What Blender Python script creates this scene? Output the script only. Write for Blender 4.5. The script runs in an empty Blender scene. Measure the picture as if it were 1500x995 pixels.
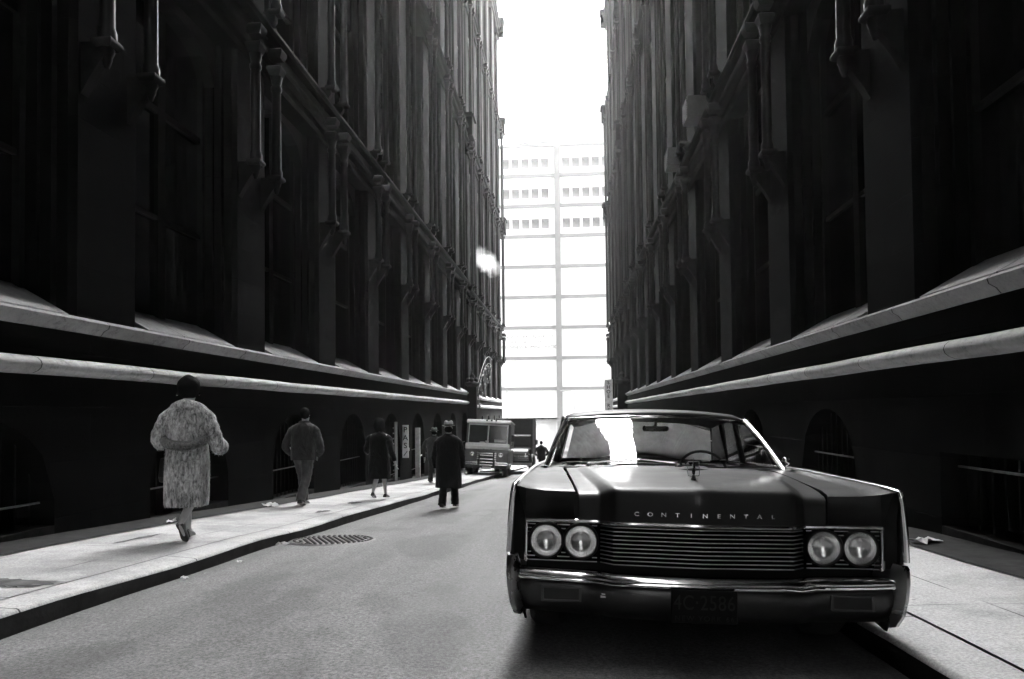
import bpy, math, random
from mathutils import Vector, Matrix, Euler
random.seed(7)
SC = bpy.context.scene
COL = SC.collection
R = math.radians
def clamp(v, a, b): return max(a, min(b, v))

# ---------------------------------------------------------------- terrain profile (street falls away from the camera)
def g(y):
    if y < -10: return 0.3
    if y < 0: return -0.03*y
    if y < 8: return -0.046*y
    if y < 60: return -0.368-0.0575*(y-8)
    if y < 72: 
        u = (y-60)/12.0
        return -3.358-0.0575*12*(u-u*u/2)
    return -3.358-0.0575*6
KL, KR = -3.44, 1.64          # kerb lines
WL, WR = -5.70, 3.75          # wall planes

# ---------------------------------------------------------------- mesh builder
class MB:
    def __init__(self): self.v=[]; self.f=[]; self.m=[]; self.mi=0
    def add(self, vs, fs):
        o=len(self.v); self.v+= [tuple(p) for p in vs]
        for f in fs: self.f.append(tuple(i+o for i in f)); self.m.append(self.mi)
        return self
    def box(self, x0,x1,y0,y1,z0,z1, T=None):
        vs=[(x0,y0,z0),(x1,y0,z0),(x1,y1,z0),(x0,y1,z0),(x0,y0,z1),(x1,y0,z1),(x1,y1,z1),(x0,y1,z1)]
        if T: vs=[T(*p) for p in vs]
        return self.add(vs,[(0,3,2,1),(4,5,6,7),(0,1,5,4),(1,2,6,5),(2,3,7,6),(3,0,4,7)])
    def prism(self, poly, a0, a1, P):
        """poly: list of 2d points; P(u,v,a)->xyz; extruded from a0 to a1"""
        n=len(poly)
        vs=[P(u,v,a0) for u,v in poly]+[P(u,v,a1) for u,v in poly]
        fs=[tuple(range(n))[::-1], tuple(range(n,2*n))]+[(i,(i+1)%n,n+(i+1)%n,n+i) for i in range(n)]
        return self.add(vs,fs)
    def rings(self, rings, cap0=True, cap1=True, closed=True):
        n=len(rings[0]); vs=[p for r in rings for p in r]; fs=[]
        for k in range(len(rings)-1):
            for i in range(n if closed else n-1):
                j=(i+1)%n
                fs.append((k*n+i,k*n+j,(k+1)*n+j,(k+1)*n+i))
        if cap0: fs.append(tuple(range(n))[::-1])
        if cap1: fs.append(tuple(range((len(rings)-1)*n,len(rings)*n)))
        return self.add(vs,fs)
    def lathe(self, prof, c=(0,0,0), n=12, T=None):
        rs=[]
        for r,z in prof:
            ring=[(c[0]+r*math.cos(2*math.pi*i/n),c[1]+r*math.sin(2*math.pi*i/n),c[2]+z) for i in range(n)]
            if T: ring=[T(*p) for p in ring]
            rs.append(ring)
        return self.rings(rs)
    def tube(self, pts, rad, n=8, cap=True, flat=1.0, closed=False):
        pts=[Vector(p) for p in pts]; L=len(pts)
        if not hasattr(rad,'__len__'): rad=[rad]*L
        rs=[]; up=None
        for i,p in enumerate(pts):
            a=pts[(i-1)%L] if closed else pts[max(i-1,0)]
            b=pts[(i+1)%L] if closed else pts[min(i+1,L-1)]
            d=(b-a).normalized()
            if up is None:
                up=Vector((0,0,1)) if abs(d.z)<.9 else Vector((0,1,0))
            s=d.cross(up).normalized(); u=s.cross(d).normalized(); up=u
            rs.append([tuple(p+s*math.cos(2*math.pi*k/n)*rad[i]+u*math.sin(2*math.pi*k/n)*rad[i]*flat) for k in range(n)])
        if closed: rs.append(rs[0]); cap=False
        return self.rings(rs,cap,cap)
    def ellipsoid(self, c, r, n=14, m=9, fn=None):
        rs=[]
        for k in range(m+1):
            a=-math.pi/2+math.pi*k/m; ca=max(math.cos(a),.03)
            ring=[]
            for i in range(n):
                t=2*math.pi*i/n
                d=(ca*math.cos(t),ca*math.sin(t),math.sin(a))
                s=fn(d) if fn else 1
                ring.append((c[0]+r[0]*d[0]*s,c[1]+r[1]*d[1]*s,c[2]+r[2]*d[2]*s))
            rs.append(ring)
        return self.rings(rs)
    def mesh(self, name, mats, smooth=False, angle=None):
        me=bpy.data.meshes.new(name); me.from_pydata(self.v,[],self.f)
        if not isinstance(mats,(list,tuple)): mats=[mats]
        for m in mats: me.materials.append(m)
        if len(mats)>1: me.polygons.foreach_set('material_index',self.m)
        import bmesh
        bm=bmesh.new(); bm.from_mesh(me)
        bmesh.ops.remove_doubles(bm,verts=bm.verts,dist=1e-5) if smooth else None
        bmesh.ops.recalc_face_normals(bm,faces=bm.faces)
        if smooth:
            for f in bm.faces: f.smooth=True
            an=R(angle if angle else 40)
            for e in bm.edges:
                if len(e.link_faces)==2 and e.calc_face_angle(0)>an: e.smooth=False
        bm.to_mesh(me); bm.free()
        return me
    def build(self, name, mats, parent=None, smooth=False, angle=None, bevel=0):
        me=self.mesh(name,mats,smooth,angle)
        return link(name,me,parent,bevel)
def link(name, me, parent=None, bevel=0):
    o=bpy.data.objects.new(name,me); COL.objects.link(o)
    if parent: o.parent=parent
    if bevel:
        b=o.modifiers.new('Bevel','BEVEL'); b.width=bevel; b.segments=2; b.limit_method='ANGLE'; b.angle_limit=R(35)
        try: b.harden_normals=False
        except Exception: pass
    return o
def empty(name, loc=(0,0,0), rot=(0,0,0)):
    o=bpy.data.objects.new(name,None); COL.objects.link(o); o.location=loc; o.rotation_euler=rot
    o.empty_display_size=.2
    return o
def tag(o, label=None, cat=None, group=None, kind=None):
    if label: o['label']=label
    if cat: o['category']=cat
    if group: o['group']=group
    if kind: o['kind']=kind
    return o
def kids(o): return [c for c in bpy.data.objects if c.parent is o]
def copy_tree(o, parent=None):
    c=o.copy(); COL.objects.link(c)
    if parent: c.parent=parent
    for ch in kids(o): copy_tree(ch,c)
    return c
def text(name, body, mat, size, parent=None, loc=(0,0,0), rot=(0,0,0), extrude=.004, spacing=1.0, xs=1.0, align='CENTER', bold=0.0):
    cu=bpy.data.curves.new(name,'FONT'); cu.body=body; cu.size=size; cu.extrude=extrude; cu.align_x=align; cu.align_y='CENTER'
    cu.space_character=spacing; cu.offset=bold
    t=bpy.data.objects.new(name+'_tmp',cu); COL.objects.link(t)
    bpy.context.view_layer.update()
    dg=bpy.context.evaluated_depsgraph_get()
    me=bpy.data.meshes.new_from_object(t.evaluated_get(dg))
    bpy.data.objects.remove(t); bpy.data.curves.remove(cu)
    me.transform(Matrix.Diagonal((xs,1,1,1)))
    me.materials.clear(); me.materials.append(mat); me.name=name
    o=link(name,me,parent); o.location=loc; o.rotation_euler=rot
    return o
def crom(pts, rad=None, k=6):
    """Catmull-Rom resample of points (and radii)"""
    P=[Vector(p) for p in pts]; P=[2*P[0]-P[1]]+P+[2*P[-1]-P[-2]]
    Rr=None
    if rad is not None: Rr=[rad[0]]+list(rad)+[rad[-1]]
    out=[]; ro=[]
    for i in range(1,len(P)-2):
        for j in range(k):
            t=j/k
            a,b,c,d=P[i-1],P[i],P[i+1],P[i+2]
            out.append(.5*((2*b)+(c-a)*t+(2*a-5*b+4*c-d)*t*t+(3*b-a-3*c+d)*t**3))
            if Rr:
                a,b,c,d=Rr[i-1],Rr[i],Rr[i+1],Rr[i+2]
                ro.append(.5*((2*b)+(c-a)*t+(2*a-5*b+4*c-d)*t*t+(3*b-a-3*c+d)*t**3))
    out.append(P[-2]); 
    if Rr: ro.append(Rr[-2]); return out,ro
    return out

# ---------------------------------------------------------------- materials (monochrome film: every colour is a grey)
class NT:
    def __init__(self,name):
        self.m=bpy.data.materials.new(name); self.m.use_nodes=True
        self.t=self.m.node_tree; self.t.nodes.clear()
        self.out=self.n('ShaderNodeOutputMaterial')
    def n(self,ty,**kw):
        nd=self.t.nodes.new(ty)
        for k,v in kw.items():
            if k.startswith('i_'): nd.inputs[k[2:].replace('_',' ')].default_value=v
            else: setattr(nd,k,v)
        return nd
    def l(self,a,b): self.t.links.new(a,b)
    def coord(self, scale=(1,1,1), kind='Object', swz=None):
        tc=self.n('ShaderNodeTexCoord'); src=tc.outputs[kind]
        if kind=='World':
            pass
        if swz:
            sp=self.n('ShaderNodeSeparateXYZ'); self.l(src,sp.inputs[0])
            cb=self.n('ShaderNodeCombineXYZ')
            for i,c in enumerate(swz):
                if c in 'XYZ': self.l(sp.outputs[c],cb.inputs[i])
            src=cb.outputs[0]
        mp=self.n('ShaderNodeMapping'); mp.inputs['Scale'].default_value=scale
        self.l(src,mp.inputs['Vector'])
        return mp.outputs[0]
    def geo(self, scale=(1,1,1), swz=None):
        gm=self.n('ShaderNodeNewGeometry'); src=gm.outputs['Position']
        if swz:
            sp=self.n('ShaderNodeSeparateXYZ'); self.l(src,sp.inputs[0])
            cb=self.n('ShaderNodeCombineXYZ')
            for i,c in enumerate(swz):
                if c in 'XYZ': self.l(sp.outputs[c],cb.inputs[i])
            src=cb.outputs[0]
        mp=self.n('ShaderNodeMapping'); mp.inputs['Scale'].default_value=scale
        self.l(src,mp.inputs['Vector'])
        return mp.outputs[0]
    def noise(self, vec, scale, detail=4, rough=.55, dist=0):
        nd=self.n('ShaderNodeTexNoise'); nd.inputs['Scale'].default_value=scale
        nd.inputs['Detail'].default_value=detail; nd.inputs['Roughness'].default_value=rough
        nd.inputs['Distortion'].default_value=dist
        if vec: self.l(vec,nd.inputs['Vector'])
        return nd.outputs[0]
    def ramp(self, fac, stops, interp='LINEAR'):
        r=self.n('ShaderNodeValToRGB'); r.color_ramp.interpolation=interp
        e=r.color_ramp.elements
        while len(e)<len(stops): e.new(.5)
        for k,(p,c) in enumerate(stops):
            e[k].position=p; e[k].color=(c,c,c,1) if not hasattr(c,'__len__') else (*c,1)
        self.l(fac,r.inputs[0]); return r.outputs[0]
    def math(self, op, a, b=None, cl=False):
        m=self.n('ShaderNodeMath',operation=op); m.use_clamp=cl
        for i,x in enumerate((a,b)):
            if x is None: continue
            if isinstance(x,(int,float)): m.inputs[i].default_value=x
            else: self.l(x,m.inputs[i])
        return m.outputs[0]
    def mix(self, fac, a, b, mode='MIX'):
        m=self.n('ShaderNodeMix',data_type='RGBA',blend_type=mode)
        for nm,x in ((0,fac),(6,a),(7,b)):
            if isinstance(x,(int,float)): m.inputs[nm].default_value = x if nm==0 else (x,x,x,1)
            else: self.l(x,m.inputs[nm])
        return m.outputs[2]
    def bump(self, h, strength=.3, dist=.01, nrm=None):
        b=self.n('ShaderNodeBump'); b.inputs['Strength'].default_value=strength; b.inputs['Distance'].default_value=dist
        self.l(h,b.inputs['Height'])
        if nrm: self.l(nrm,b.inputs['Normal'])
        return b.outputs[0]
    def bsdf(self, col, rough=.8, nrm=None, metal=0, spec=.5, coat=0, coatr=.05, sheen=0, aniso=0):
        p=self.n('ShaderNodeBsdfPrincipled')
        def s(k,x):
            if isinstance(x,(int,float)):
                p.inputs[k].default_value = (x,x,x,1) if k=='Base Color' else x
            else: self.l(x,p.inputs[k])
        s('Base Color',col); s('Roughness',rough); s('Metallic',metal); s('Specular IOR Level',spec)
        s('Coat Weight',coat); s('Coat Roughness',coatr); s('Sheen Weight',sheen)
        if nrm: self.l(nrm,p.inputs['Normal'])
        self.l(p.outputs[0],self.out.inputs['Surface'])
        return p

def plain(name, c, rough=.6, metal=0, spec=.5, coat=0, var=.25, sc=8, bump=.0, sheen=0, coatr=.05):
    t=NT(name); v=t.coord()
    nz=t.noise(v,sc,5,.6)
    col=t.ramp(nz,[(.3,c*(1-var)),(.7,c*(1+var))])
    rg=t.math('ADD',t.math('MULTIPLY',t.noise(v,sc*2.3,3),.2),rough-.1,True)
    nr=t.bump(t.noise(v,sc*9,4),bump,.004) if bump else None
    t.bsdf(col,rg,nr,metal,spec,coat,coatr,sheen)
    return t.m

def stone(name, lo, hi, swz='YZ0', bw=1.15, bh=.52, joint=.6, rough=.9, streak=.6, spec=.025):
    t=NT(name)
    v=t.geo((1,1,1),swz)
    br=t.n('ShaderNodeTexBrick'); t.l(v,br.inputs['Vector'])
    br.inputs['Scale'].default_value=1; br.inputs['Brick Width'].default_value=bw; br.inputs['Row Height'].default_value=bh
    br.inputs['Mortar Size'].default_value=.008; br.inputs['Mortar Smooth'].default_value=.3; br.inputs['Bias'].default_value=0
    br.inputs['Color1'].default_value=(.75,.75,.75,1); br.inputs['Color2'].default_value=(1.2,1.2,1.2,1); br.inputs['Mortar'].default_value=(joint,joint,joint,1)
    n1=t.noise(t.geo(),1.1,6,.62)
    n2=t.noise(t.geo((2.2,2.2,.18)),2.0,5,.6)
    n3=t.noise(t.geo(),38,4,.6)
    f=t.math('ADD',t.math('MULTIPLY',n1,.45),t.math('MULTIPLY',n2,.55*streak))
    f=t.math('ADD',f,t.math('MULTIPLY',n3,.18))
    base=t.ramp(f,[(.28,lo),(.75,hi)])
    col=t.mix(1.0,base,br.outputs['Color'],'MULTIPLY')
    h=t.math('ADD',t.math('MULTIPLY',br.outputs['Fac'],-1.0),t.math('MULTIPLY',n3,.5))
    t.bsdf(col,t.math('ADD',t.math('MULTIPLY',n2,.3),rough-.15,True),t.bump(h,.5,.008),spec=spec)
    return t.m

def ledge_mat(name,c,jl):
    t=NT(name); p=t.geo()
    n=t.noise(p,22,5,.75); n1=t.noise(t.geo((1,1.0,1)),2.6,6,.7); n2=t.noise(t.geo((.3,3.5,.3)),2.0,4,.6)
    f=t.math('ADD',t.math('MULTIPLY',n,.4),t.math('ADD',t.math('MULTIPLY',n1,.35),t.math('MULTIPLY',n2,.25)))
    base=t.ramp(f,[(.33,c*.25),(.47,c*.9),(.68,c*1.2)])
    v=t.geo((1,1,1),'YZ0'); br=t.n('ShaderNodeTexBrick'); t.l(v,br.inputs['Vector'])
    br.inputs['Scale'].default_value=1; br.inputs['Brick Width'].default_value=jl; br.inputs['Row Height'].default_value=60; br.inputs['Mortar Size'].default_value=.009
    br.inputs['Color1'].default_value=(.8,.8,.8,1); br.inputs['Color2'].default_value=(1.1,1.1,1.1,1); br.inputs['Mortar'].default_value=(.08,.08,.08,1)
    col=t.mix(1,base,br.outputs['Color'],'MULTIPLY')
    t.bsdf(col,.85,t.bump(t.math('ADD',n,t.math('MULTIPLY',n1,1.5)),.6,.012),spec=.15); return t.m
M={}
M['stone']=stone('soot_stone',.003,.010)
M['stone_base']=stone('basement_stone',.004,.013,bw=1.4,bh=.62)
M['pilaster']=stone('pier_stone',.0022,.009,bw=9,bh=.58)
M['ledge']=ledge_mat('ledge_stone',.62,2.1)
M['sill']=ledge_mat('sill_stone',.42,1.9)
M['colonnette']=plain('colonnette_stone',.007,.5,var=.3,sc=6,bump=.15,spec=.14)
M['cap']=plain('cap_stone',.012,.75,var=.4,sc=7,bump=.4,spec=.12)
M['iron']=plain('iron_black',.008,.6,0,.1,0,var=.4,sc=30,bump=.3)
M['rail']=plain('rail_grey',.16,.4,var=.3,sc=20)
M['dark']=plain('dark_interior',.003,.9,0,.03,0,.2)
M['winframe']=plain('window_frame_paint',.007,.6,0,.1,0,var=.3,sc=9,bump=.1)
def pane_mat():
    t=NT('window_pane'); n=t.noise(t.geo(),.9,3)
    p=t.bsdf(t.ramp(n,[(.3,.004),(.7,.014)]),.08,t.bump(t.noise(t.geo(),1.7,2),.05,.02),spec=.5)
    return t.m
M['pane']=pane_mat()

def asphalt():
    t=NT('asphalt_worn'); p=t.geo()
    big=t.noise(t.geo((1.5,.10,1)),.9,6,.65)
    mid=t.noise(p,2.6,6,.65)
    gr=t.noise(p,170,2,.7)
    gr2=t.noise(p,48,3,.75)
    f=t.math('ADD',t.math('MULTIPLY',big,.6),t.math('MULTIPLY',mid,.4))
    base=t.ramp(f,[(.34,.075),(.5,.135),(.64,.175)])
    sp=t.ramp(t.math('ADD',t.math('MULTIPLY',gr,.4),t.math('MULTIPLY',gr2,.6)),[(.38,.35),(.5,1.0),(.62,1.8)])
    col=t.mix(1,base,sp,'MULTIPLY')
    # scattered pale specks and a few cracks
    vo=t.n('ShaderNodeTexVoronoi',feature='F1'); t.l(p,vo.inputs['Vector']); vo.inputs['Scale'].default_value=2.3
    spk=t.math('MULTIPLY',t.math('LESS_THAN',vo.outputs['Distance'],.035),t.math('GREATER_THAN',t.noise(p,1.9,2),.5))
    col=t.mix(spk,col,.4)
    pt=t.ramp(t.noise(t.geo((.55,.28,1)),1.3,5,.6),[(.40,.74),(.46,1.0)])
    col=t.mix(1,col,pt,'MULTIPLY')
    sx=t.n('ShaderNodeSeparateXYZ'); t.l(p,sx.inputs[0])
    ed=t.math('ADD',sx.outputs['X'],t.math('MULTIPLY',mid,.5))
    gut=t.ramp(t.math('MULTIPLY',t.math('ADD',ed,3.3),.7,True),[(.0,.62),(.35,1.08),(.6,1.0)])
    col=t.mix(1,col,gut,'MULTIPLY')
    ro=t.ramp(mid,[(.3,.62),(.7,.8)])
    h=gr
    t.bsdf(col,ro,t.bump(h,.45,.006),spec=.4)
    return t.m
M['asphalt']=asphalt()

def concrete(name,c,slab=True,dark=0):
    t=NT(name); p=t.geo()
    n1=t.noise(p,1.3,6,.65); n2=t.noise(p,60,4,.8); n3=t.noise(t.geo((1,.35,1)),.8,4,.6)
    f=t.math('ADD',t.math('MULTIPLY',n1,.5),t.math('MULTIPLY',n3,.5))
    base=t.ramp(f,[(.28,c*.62),(.45,c*.95),(.7,c*1.15)])
    sp=t.ramp(n2,[(.38,.72),(.62,1.26)])
    col=t.mix(1,base,sp,'MULTIPLY')
    h=n2
    if slab:
        v=t.geo((1,1,1),'YX0')
        br=t.n('ShaderNodeTexBrick'); t.l(v,br.inputs['Vector']); br.offset=.0
        br.inputs['Scale'].default_value=1; br.inputs['Brick Width'].default_value=2.35; br.inputs['Row Height'].default_value=.84
        br.inputs['Mortar Size'].default_value=.007; br.inputs['Mortar Smooth'].default_value=.2
        br.inputs['Color1'].default_value=(.93,.93,.93,1); br.inputs['Color2'].default_value=(1.05,1.05,1.05,1); br.inputs['Mortar'].default_value=(.25,.25,.25,1)
        brk=t.mix(t.ramp(t.noise(p,1.7,3),[(.42,0.0),(.55,1.0)]),1.0,br.outputs['Color'])
        col=t.mix(1,col,brk,'MULTIPLY')
    else:
        v=t.geo((1,1,1),'YX0'); br=t.n('ShaderNodeTexBrick'); t.l(v,br.inputs['Vector']); br.offset=.0
        br.inputs['Scale'].default_value=1; br.inputs['Brick Width'].default_value=2.2; br.inputs['Row Height'].default_value=80; br.inputs['Mortar Size'].default_value=.008
        br.inputs['Color1'].default_value=(.85,.85,.85,1); br.inputs['Color2'].default_value=(1.05,1.05,1.05,1); br.inputs['Mortar'].default_value=(.12,.12,.12,1)
        col=t.mix(1,col,br.outputs['Color'],'MULTIPLY')
    st=t.ramp(t.noise(p,.75,6,.7),[(.42,.55),(.52,1.0)])
    col=t.mix(.55,col,t.mix(1,col,st,'MULTIPLY'))
    # gum and oil spots
    vo=t.n('ShaderNodeTexVoronoi',feature='F1'); t.l(p,vo.inputs['Vector']); vo.inputs['Scale'].default_value=4.2
    spk=t.math('MULTIPLY',t.math('LESS_THAN',vo.outputs['Distance'],.05),t.math('GREATER_THAN',t.noise(p,1.1,2),.55))
    col=t.mix(t.math('MULTIPLY',spk,.6),col,.1)
    t.bsdf(col,.8,t.bump(h,.35,.004),spec=.3)
    return t.m
M['pavement']=concrete('pavement_concrete',.46)
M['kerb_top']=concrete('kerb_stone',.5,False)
M['kerb_face']=plain('kerb_face_dark',.012,.8,0,.08,0,var=.5,sc=5,bump=.6)  # street-side face of the kerb, coloured far darker than its top
M['patch']=plain('patch_dark_asphalt',.11,.8,0,.1,0,.5,9,.5)
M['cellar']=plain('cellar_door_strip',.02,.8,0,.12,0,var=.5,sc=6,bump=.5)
M['plaza']=concrete('plaza_concrete',.5,False)
M['ground']=plain('ground_dust',.2,.9,var=.3,sc=.2)

def car_paint():
    t=NT('car_paint_black'); v=t.coord()
    n=t.noise(v,3,5,.6); d=t.noise(v,220,2)
    col=t.ramp(n,[(.3,.006),(.7,.011)])
    ro=t.ramp(t.math('ADD',t.math('MULTIPLY',n,.7),t.math('MULTIPLY',d,.3)),[(.35,.46),(.7,.6)])
    t.bsdf(col,ro,t.bump(d,.04,.001),spec=.22,coat=.11,coatr=.13)
    return t.m
M['paint']=car_paint()
M['valance']=plain('valance_dark',.007,.5,0,.25,0,.4,10,.1)
def chrome(name,c,r,var=.1):
    t=NT(name); v=t.coord(); n=t.noise(v,6,5,.65)
    t.bsdf(t.ramp(n,[(.3,c*.85),(.7,c)]),t.ramp(n,[(.3,r+var),(.7,r)]),t.bump(t.noise(v,14,3),.03,.01),metal=1)
    return t.m
M['chrome']=chrome('chrome_bright',.75,.10)
M['chrome_dull']=chrome('chrome_dull',.32,.22,.15)
M['tyre']=plain('tyre_rubber',.018,.85,var=.3,sc=20,bump=.3)
M['blackrub']=plain('black_plastic',.012,.5)
M['seat']=plain('seat_vinyl',.07,.5,var=.2)
M['head_liner']=plain('headliner_cloth',.15,.9)
def glass(name, tint=.8, ior=1.5, rough=.0, extra=0.0, wav=0):
    t=NT(name)
    tr=t.n('ShaderNodeBsdfTransparent'); tr.inputs[0].default_value=(tint,tint,tint,1)
    gl=t.n('ShaderNodeBsdfGlossy'); gl.inputs['Roughness'].default_value=rough; gl.inputs[0].default_value=(1,1,1,1)
    fr=t.n('ShaderNodeFresnel'); fr.inputs['IOR'].default_value=ior
    if wav:
        b=t.bump(t.noise(t.coord(),wav,2),.06,.02); t.l(b,gl.inputs['Normal'])
    fac=t.math('ADD',fr.outputs[0],extra,True)
    mx=t.n('ShaderNodeMixShader'); t.l(fac,mx.inputs[0]); t.l(tr.outputs[0],mx.inputs[1]); t.l(gl.outputs[0],mx.inputs[2])
    t.l(mx.outputs[0],t.out.inputs['Surface'])
    return t.m
M['glass']=glass('car_glass',.9,1.55,.0,.02)
M['sideglass']=glass('car_side_glass',.88,1.5,.0,.02)
def lens_mat():
    t=NT('headlamp_lens')
    v=t.coord(); w=t.n('ShaderNodeTexWave',wave_type='BANDS',bands_direction='X'); w.inputs['Scale'].default_value=26; t.l(v,w.inputs[0])
    w.inputs['Distortion'].default_value=1.5
    tr=t.n('ShaderNodeBsdfTransparent'); tr.inputs[0].default_value=(.92,.92,.92,1)
    gl=t.n('ShaderNodeBsdfGlossy'); gl.inputs['Roughness'].default_value=.12
    b=t.bump(w.outputs[0],.5,.02); t.l(b,gl.inputs['Normal'])
    df=t.n('ShaderNodeBsdfDiffuse'); df.inputs[0].default_value=(.75,.75,.75,1); t.l(b,df.inputs['Normal'])
    m1=t.n('ShaderNodeMixShader'); m1.inputs[0].default_value=.065; t.l(tr.outputs[0],m1.inputs[1]); t.l(df.outputs[0],m1.inputs[2])
    m2=t.n('ShaderNodeMixShader'); m2.inputs[0].default_value=.12; t.l(m1.outputs[0],m2.inputs[1]); t.l(gl.outputs[0],m2.inputs[2])
    t.l(m2.outputs[0],t.out.inputs['Surface']); return t.m
M['lens']=lens_mat()
M['reflector']=chrome('lamp_reflector',.95,.2,.08)
M['white']=plain('white_paint',.75,.5,var=.08)
M['paper']=plain('paper_white',.6,.8,var=.1)
M['black']=plain('black_paint',.012,.5)
M['plate']=plain('licence_plate_dark',.006,.7,0,.1,0,.3)
M['plate_text']=plain('licence_plate_text',.022,.7,0,.1,0,.3)
M['facade']=plain('facade_white_panel',.78,.7,var=.05,sc=.6)
M['facade_line']=plain('facade_grey_band',.18,.7,var=.08,sc=1)
M['facade_text']=plain('facade_letters',.16,.6,var=.03)
M['facade_pane']=plain('facade_window_glass',.15,.3,var=.5,sc=.8)
M['facade_low']=plain('facade_base',.62,.7,var=.2,sc=.5)
M['tower']=plain('tower_stone',.06,.8,var=.06,sc=.3)
# ---------------------------------------------------------------- ground, road, pavements
def strip(name, x0, x1, ys, zf, mat, kind='structure', nx=1):
    b=MB(); n=nx+1
    for y in ys:
        for i in range(n):
            x=x0+(x1-x0)*i/nx; b.v.append((x,y,zf(x,y)))
    for k in range(len(ys)-1):
        for i in range(nx):
            a=k*n+i; b.f.append((a,a+1,a+n+1,a+n)); b.m.append(0)
    o=b.build(name,mat,smooth=True); tag(o,kind=kind); return o
def wob(x,y): return .006*math.sin(1.3*x+.7*y)+.005*math.sin(.6*x-1.9*y+1)
def road_z(x,y):
    c=(x-(KL+KR)/2)/((KR-KL)/2)
    return g(y)+.045*(1-c*c)*clamp((70-y)/8,0,1)-.02+wob(x,y)*.8
def crown(x,y): return road_z(x,y)
ysr=[-110+5*i for i in range(22)]+[.5*i for i in range(140)]+[70+4*i for i in range(4)]
tag(strip('ground',-300,300,[-300,-60,-20]+list(range(-10,76,5))+[90,300],lambda x,y:g(y)-.09,M['ground']),
    'dusty grey ground sheet under the street and buildings','ground')
tag(strip('road',KL-.02,KR+.02,[y for y in ysr if y<=64],road_z,M['asphalt'],nx=14),'worn grey asphalt of the narrow road between the kerbs','road')
tag(strip('cross_street',-60,60,[64+i for i in range(0,25)],lambda x,y:g(y)-.015,M['asphalt'],nx=4),'asphalt of the wide cross street at the end','road')
tag(strip('plaza',-60,60,[88,97,140],lambda x,y:g(y)+.12,M['plaza'],nx=4),'pale paving in front of the white office building','pavement')
def pav_z(side):
    def f(x,y):
        k=KL if side<0 else KR
        return g(y)+.115+.03*abs(x-k)+wob(x*1.7,y)*.7
    return f
YS=[-14+.25*i for i in range(313)]
YS=[y for y in YS if y<=63.6]
pl=strip('pavement',WL-.05,KL-.33,YS,pav_z(-1),M['pavement'],nx=8); tag(pl,'concrete pavement of pale worn slabs with walkers on it','pavement')
pr=strip('pavement',KR+.33,WR+.05,YS,pav_z(1),M['pavement'],nx=5); tag(pr,'concrete pavement behind the black car by the barred arches','pavement')
def kerb(side):
    k=KL if side<0 else KR; s=-1 if side<0 else 1
    b=MB(); zf=pav_z(side); rs=[]
    rng=random.Random(3+side)
    ph=[rng.random()*6 for _ in range(4)]
    for y in YS:
        w=.012*math.sin(.9*y+ph[0])+.008*math.sin(2.3*y+ph[1])+.008*(rng.random()-.5)
        zt=zf(k,y)+.006*math.sin(1.7*y+ph[2])+.004*(rng.random()-.5)
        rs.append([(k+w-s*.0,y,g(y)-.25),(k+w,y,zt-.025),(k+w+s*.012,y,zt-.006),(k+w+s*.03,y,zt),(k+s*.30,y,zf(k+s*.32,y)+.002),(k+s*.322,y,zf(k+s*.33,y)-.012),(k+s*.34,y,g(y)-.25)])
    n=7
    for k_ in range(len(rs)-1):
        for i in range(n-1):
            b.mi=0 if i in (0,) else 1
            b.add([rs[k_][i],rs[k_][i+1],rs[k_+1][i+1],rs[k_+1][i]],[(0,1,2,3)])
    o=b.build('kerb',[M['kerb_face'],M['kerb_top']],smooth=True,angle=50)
    tag(o,'long worn kerb stone with a dark face below the %s'%('walkers on the wide pavement' if side<0 else 'narrow pavement by the parked car'),'kerb',kind='structure')
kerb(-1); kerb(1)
# cellar door strips along the wall foot
def cellar(side):
    zf=pav_z(side); x0,x1=((WL+.0,-5.10) if side<0 else (3.16,WR))
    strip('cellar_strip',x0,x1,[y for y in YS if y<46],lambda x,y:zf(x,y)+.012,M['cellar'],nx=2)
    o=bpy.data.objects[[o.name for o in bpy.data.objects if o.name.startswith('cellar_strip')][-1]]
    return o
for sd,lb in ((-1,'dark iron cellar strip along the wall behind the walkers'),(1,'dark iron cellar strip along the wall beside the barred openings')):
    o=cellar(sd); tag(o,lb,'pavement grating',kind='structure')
# dark repair patches in the pavement
def patch(name,pts,zf,mat,label,cat):
    b=MB(); q=[]; rr=random.Random(len(label)); n=len(pts); cx=sum(p[0] for p in pts)/n; cy=sum(p[1] for p in pts)/n
    for i in range(n):
        for f in (0,.33,.66):
            a,c=pts[i],pts[(i+1)%n]; s=1+rr.uniform(-.3,.12)
            q.append((cx+(a[0]+(c[0]-a[0])*f-cx)*s,cy+(a[1]+(c[1]-a[1])*f-cy)*s))
    b.add([(x,y,zf(x,y)+.007) for x,y in q],[tuple(range(len(q)))])
    o=b.build(name,mat); tag(o,label,cat,kind='structure')
# manhole cover
def manhole(cx,cy):
    e=empty('manhole_cover',(cx,cy,crown(cx,cy)+.006),(math.atan((g(cy+.5)-g(cy-.5))),0,0))
    tag(e,'round iron manhole cover with raised studs in the road near the kerb','manhole cover')
    b=MB(); b.lathe([(.0,.0),(.44,.0),(.46,.006),(.5,.006),(.52,-.004)],n=40); b.build('rim',plain('manhole_iron',.10,.5,metal=.2),e,smooth=True)
    b=MB()
    for i in range(-6,7):
        for j in range(-6,7):
            x=i*.072+(.036 if j%2 else 0); y=j*.07
            if x*x+y*y<.40**2: b.lathe([(.021,.001),(.018,.013),(.001,.014)],(x,y,0),6)
    for i in range(44):
        a=2*math.pi*i/44; b.lathe([(.02,.001),(.016,.01),(.001,.011)],(.455*math.cos(a),.455*math.sin(a),.004),6)
    b.build('stud',plain('stud_worn',.045,.6),e)
manhole(-2.86,8.75)
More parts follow.
